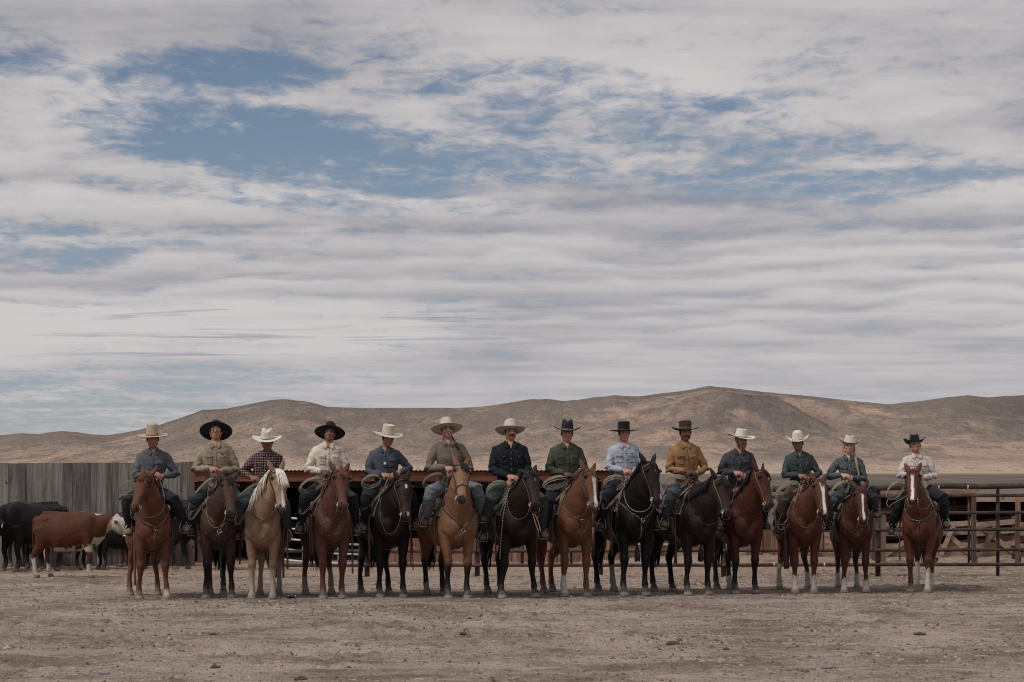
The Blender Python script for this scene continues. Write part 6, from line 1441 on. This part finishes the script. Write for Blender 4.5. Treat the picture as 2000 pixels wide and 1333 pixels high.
# ================================================================== CATTLE
def cow_build(loc, yaw, S, col, label, white=None, hyaw=0.0, hdrop=0.0, tagm=None, seed=1, headup=0.0, hsc=1.0):
    """local forward -Y; col base colour; white: function name for pattern"""
    root = empty('cow', loc, yaw, label, 'cow', 'cattle by the board fence')
    YK = .84; V = lambda x, y, z: Vector((x*S, y*S*(YK if y > 0 else 1), z*S)); mb = MB()
    secs = [(-.30,.93,.10,.16),(-.20,.93,.18,.27),(-.05,.93,.225,.345),(.15,.925,.255,.37),(.40,.875,.315,.385),(.65,.865,.33,.39),(.85,.92,.285,.335),(1.02,.96,.26,.305),(1.18,.99,.215,.255),(1.30,.99,.13,.17)]
    mb.loft([V(0,y,z) for y,z,_,_ in secs], [(a*S,b_*S) for _,_,a,b_ in secs], seg=22)
    mb.loft([V(0,.02,1.20), V(0,.35,1.215), V(0,.8,1.225), V(0,1.12,1.225)], [.07*S,.06*S,.06*S,.075*S], seg=10)
    for k in (-1, 1): mb.ell(V(k*.185,.98,1.13), (.055*S,.085*S,.05*S)); mb.ell(V(k*.10,1.27,1.10), (.045*S,.05*S,.05*S)); mb.ell(V(k*.13,-.02,1.02), (.12*S,.17*S,.24*S))
    nb = V(0,-.12,1.0); hp = V(.30*math.sin(hyaw), -.12-.40*math.cos(hyaw*.8), 1.10+headup-max(hdrop,0))
    mb.loft(bez([nb+V(0,.15,-.02), nb+V(0,-.16,.04), hp+Vector((0,.05,-.02))*S], 7), [(.19*S,.30*S),(.18*S,.27*S),(.16*S,.235*S),(.145*S,.20*S),(.13*S,.175*S),(.12*S,.155*S),(.11*S,.135*S)], seg=16)
    d = Vector((math.sin(hyaw), -math.cos(hyaw), -.72-hdrop)).normalized(); lat = Vector((math.cos(hyaw), math.sin(hyaw), 0)); n = lat.cross(d).normalized()
    if n.z < 0: n = -n
    HZ = hsc; H = lambda l, t, q: hp+lat*(l*S*HZ)+d*(t*S*HZ)+n*(q*S*HZ)
    sc = [(-.04,.07,.08),(.03,.105,.11),(.12,.115,.125),(.22,.100,.115),(.32,.078,.092),(.40,.072,.075),(.46,.080,.070),(.50,.066,.055)]
    mb.loft([H(0,t,-q*.6) for t,_,q in sc], [(a*S*HZ,q*S*HZ) for _,a,q in sc], sides=[lat]*len(sc), seg=16, pw=.85); mb.ell(H(0,.0,.03), (.075*S,.06*S,.055*S))
    for k in (-1, 1):
        mb.loft([H(k*.09,.03,-.03), H(k*.15,.035,-.035), H(k*.21,.05,-.05), H(k*.245,.07,-.07)], [(.020*S,.03*S),(.018*S,.048*S),(.014*S,.042*S),(.008*S,.012*S)], side=tuple(n), seg=10)
    lg = []
    for k in (-1, 1):
        o = .05*k*(seed % 3-1)
        lx = k*.155*S
        mb.loft([(lx,.02*S,.85*S), (lx,.03*S+o,.66*S), (lx,.0+o,.46*S), (lx,-.01+o,.40*S), (lx,.02*S+o,.24*S), (lx,.015*S+o,.14*S), (lx,-.02*S+o,.07*S)], [(.095*S,.13*S),(.078*S,.095*S),(.056*S,.062*S),(.055*S,.058*S),(.038*S,.045*S),(.046*S,.052*S),(.042*S,.048*S)], seg=12)
        mb.loft([(lx,-.025*S+o,.075*S), (lx,-.05*S+o,.0)], [(.050*S,.058*S),(.056*S,.072*S)], seg=12); lg.append((lx, o, 'f'))
        o2 = -.07*k*(seed % 3-1)
        mb.loft([(k*.14*S,1.06*S*YK,.98*S), (k*.155*S,1.02*S*YK,.80*S), (k*.15*S,1.08*S*YK+o2*.5,.62*S), (k*.145*S,1.19*S*YK+o2*.8,.47*S), (k*.145*S,1.20*S*YK+o2,.40*S), (lx,1.16*S*YK+o2,.25*S), (lx,1.15*S*YK+o2,.14*S), (lx,1.12*S*YK+o2,.07*S)], [(.13*S,.22*S),(.115*S,.19*S),(.075*S,.115*S),(.048*S,.066*S),(.045*S,.055*S),(.036*S,.045*S),(.046*S,.050*S),(.042*S,.046*S)], seg=12)
        mb.loft([(lx,1.115*S*YK+o2,.075*S), (lx,1.09*S*YK+o2,.0)], [(.048*S,.056*S),(.054*S,.068*S)], seg=12); lg.append((lx, 1.15*S+o2, 'h'))
    if white: mb.ell(V(0,.82,.56), (.10*S,.12*S,.07*S))
    me = remesh(mb, .0155, 7); P = coords(me); P = P+normals(me)*((vnoise(P*np.array([1,1,.6]), 7, seed+4, 3)-.5)*.030*smoothstep(P[:,2]/S, .35, .6))[:,None]; set_coords(me, P); C = np.tile(np.array(col), (len(P), 1)); Z = P[:,2]/S; Y = P[:,1]/S; Y = np.where(Y > 0, Y/YK, Y); jag = vnoise(P, 8, seed, 3)-.5; j2 = vnoise(P, 30, seed+2, 2)-.5
    def bl(f, cc):
        nonlocal C
        f = np.clip(f, 0, 1)[:,None]; C = C*(1-f)+np.array(cc)*f
    Q = P-np.array(hp); qt = Q@np.array(d)/S/HZ; ql = Q@np.array(lat)/S/HZ; qn = Q@np.array(n)/S/HZ
    ishead = (qt > -.07) & (np.abs(ql) < .13) & (qt < .6) & (Y < -.3) & (Z+0 > 0)
    W_ = (.46,.40,.345)
    if white in ('hereford', 'baldy'): bl(ishead*smoothstep(qt+jag*.10, -.06, -.02)*1.0, W_)
    if white == 'hereford':
        bl(smoothstep(-Z+jag*.26-.04*np.abs(P[:,0])/S, -.61, -.58)*smoothstep(Z, .50, .54)*(Y < .95)*(Y > -.15), W_)
        bl(smoothstep(-Z+jag*.16, -.84, -.80)*smoothstep(Z, .56, .60)*(Y < -.13+jag*.1), W_)
        bl(smoothstep(-Z+jag*.12+j2*.03, -.30, -.27)*1.0, W_)
        bl(smoothstep(-Z+jag*.4, -.47, -.43)*(Y > 1.13), W_)
        bl(smoothstep(-Z+jag*.1, -1.16, -1.13)*0+smoothstep(Z+jag*.16, 1.262, 1.27)*(Y > -.30)*(Y < .30), W_)
        bl((np.hypot((Y-1.15)/.05, (Z-.29)/.05) < 1)*1.0, col)
    bl((1-smoothstep(Z, .065, .078)), (.16,.125,.10)); bl(ishead*smoothstep(qt, .455, .485)*.8, (.16,.11,.10) if white else (.06,.05,.047))
    bl((1-smoothstep(Z+jag*.3, .02, .30))*.3, (.22,.18,.15))
    set_col(me, C); link_mesh('cow_body', me, M_COAT, root)
    for k in (-1, 1): e = MB(); e.ell(H(k*.103,.14,.035), (.018*S,.018*S,.018*S)); e.obj('eye', M_EYE, root)
    mb = MB(); mb.tube(bez([V(0,1.27,1.18), V(0,1.40,1.16), V(.01,1.37,.8), V(.015,1.34,.55)], 10), [.03,.028,.022,.018,.016,.015,.015,.017,.020,.018], 8)
    for i in range(16): mb.tube([V(.015,1.34,.56), V(.015+random.uniform(-.03,.03),1.34+random.uniform(-.03,.03),.45), V(.015+random.uniform(-.03,.03),1.35+random.uniform(-.03,.03),.34)], [.012,.012,.003], 5)
    mb.obj('tail', mat('cow_tail_%d' % int(col[0]*1000), tuple(col), .7, .3, 20, .3) , root)
    if tagm: mb = MB(); q = H(-.20,.07,-.05) if tagm < 0 else H(.20,.07,-.05); mb.loft([q+Vector((0,-.02,.0)), q+Vector((0,-.03,-.035)), q+Vector((0,-.03,-.075))], [(.014,.004),(.026,.004),(.028,.004)], seg=10); mb.obj('ear_tag', mat('ear_tag', (.42,.44,.44), .5, .1, 5, 0), root)
    return root
BK = (.009,.008,.008); RD = (.080,.026,.014)
def put(px, py_ground, **kw):
    Y = F*CH/(py_ground-HOR); p = W(px, 0, Y); return cow_build(Vector((p.x, Y, 0)), **kw)
# forward -Y rotated: yaw +90deg -> faces +X (picture right)
put(175, 1130, hsc=1.32, yaw=rad(80), S=.86, col=RD, white='hereford', seed=2, hyaw=rad(10), headup=.06, hdrop=-.30, label='red and white cow standing side on before the board fence')
put(-24, 1118, yaw=rad(20), S=.88, col=BK, seed=1, hdrop=.05, label='black cow half cut off by the left edge of the picture')
put(22, 1118, yaw=rad(-52), S=.96, col=BK, seed=2, hyaw=rad(42), hdrop=.12, tagm=1, label='black cow with a white ear tag facing the camera behind the leftmost one')
put(68, 1111, yaw=rad(32), S=.92, col=BK, white='baldy', seed=4, hdrop=.12, label='black cow with a white face mostly hidden behind the red cow')
put(158, 1112, yaw=rad(95), S=.80, col=BK, seed=3, hdrop=.2, label='black cow whose legs show beneath the red and white cow')
put(200, 1113, yaw=rad(-84), S=.74, col=BK, seed=2, hdrop=.3, hyaw=rad(10), label='black cow with lowered head between the red cow and the leftmost horse')
put(243, 1107, yaw=rad(-100), S=.80, col=(.05,.02,.012), seed=1, hdrop=.2, label='dark red calf behind the black cow at the leftmost horse')
put(450, 1114, yaw=rad(80), S=.98, col=BK, seed=2, hdrop=.2, label='black cow standing behind the brown roan horse')
# small traffic of rubble at the fence foot
mb = MB(); mb.loft([(0,0,0),(0,0,.10),(0,0,.16),(0,0,.20)], [.055,.055,.04,.03], seg=12); o = mb.obj('mineral_bottle', mat('rust_bottle', (.16,.06,.04), .5, .3, 12, .1)); o.location = W(38, 0, 44.6).x, 44.6, 0; tag(o, 'small reddish bottle on the ground at the foot of the board fence', 'bottle')
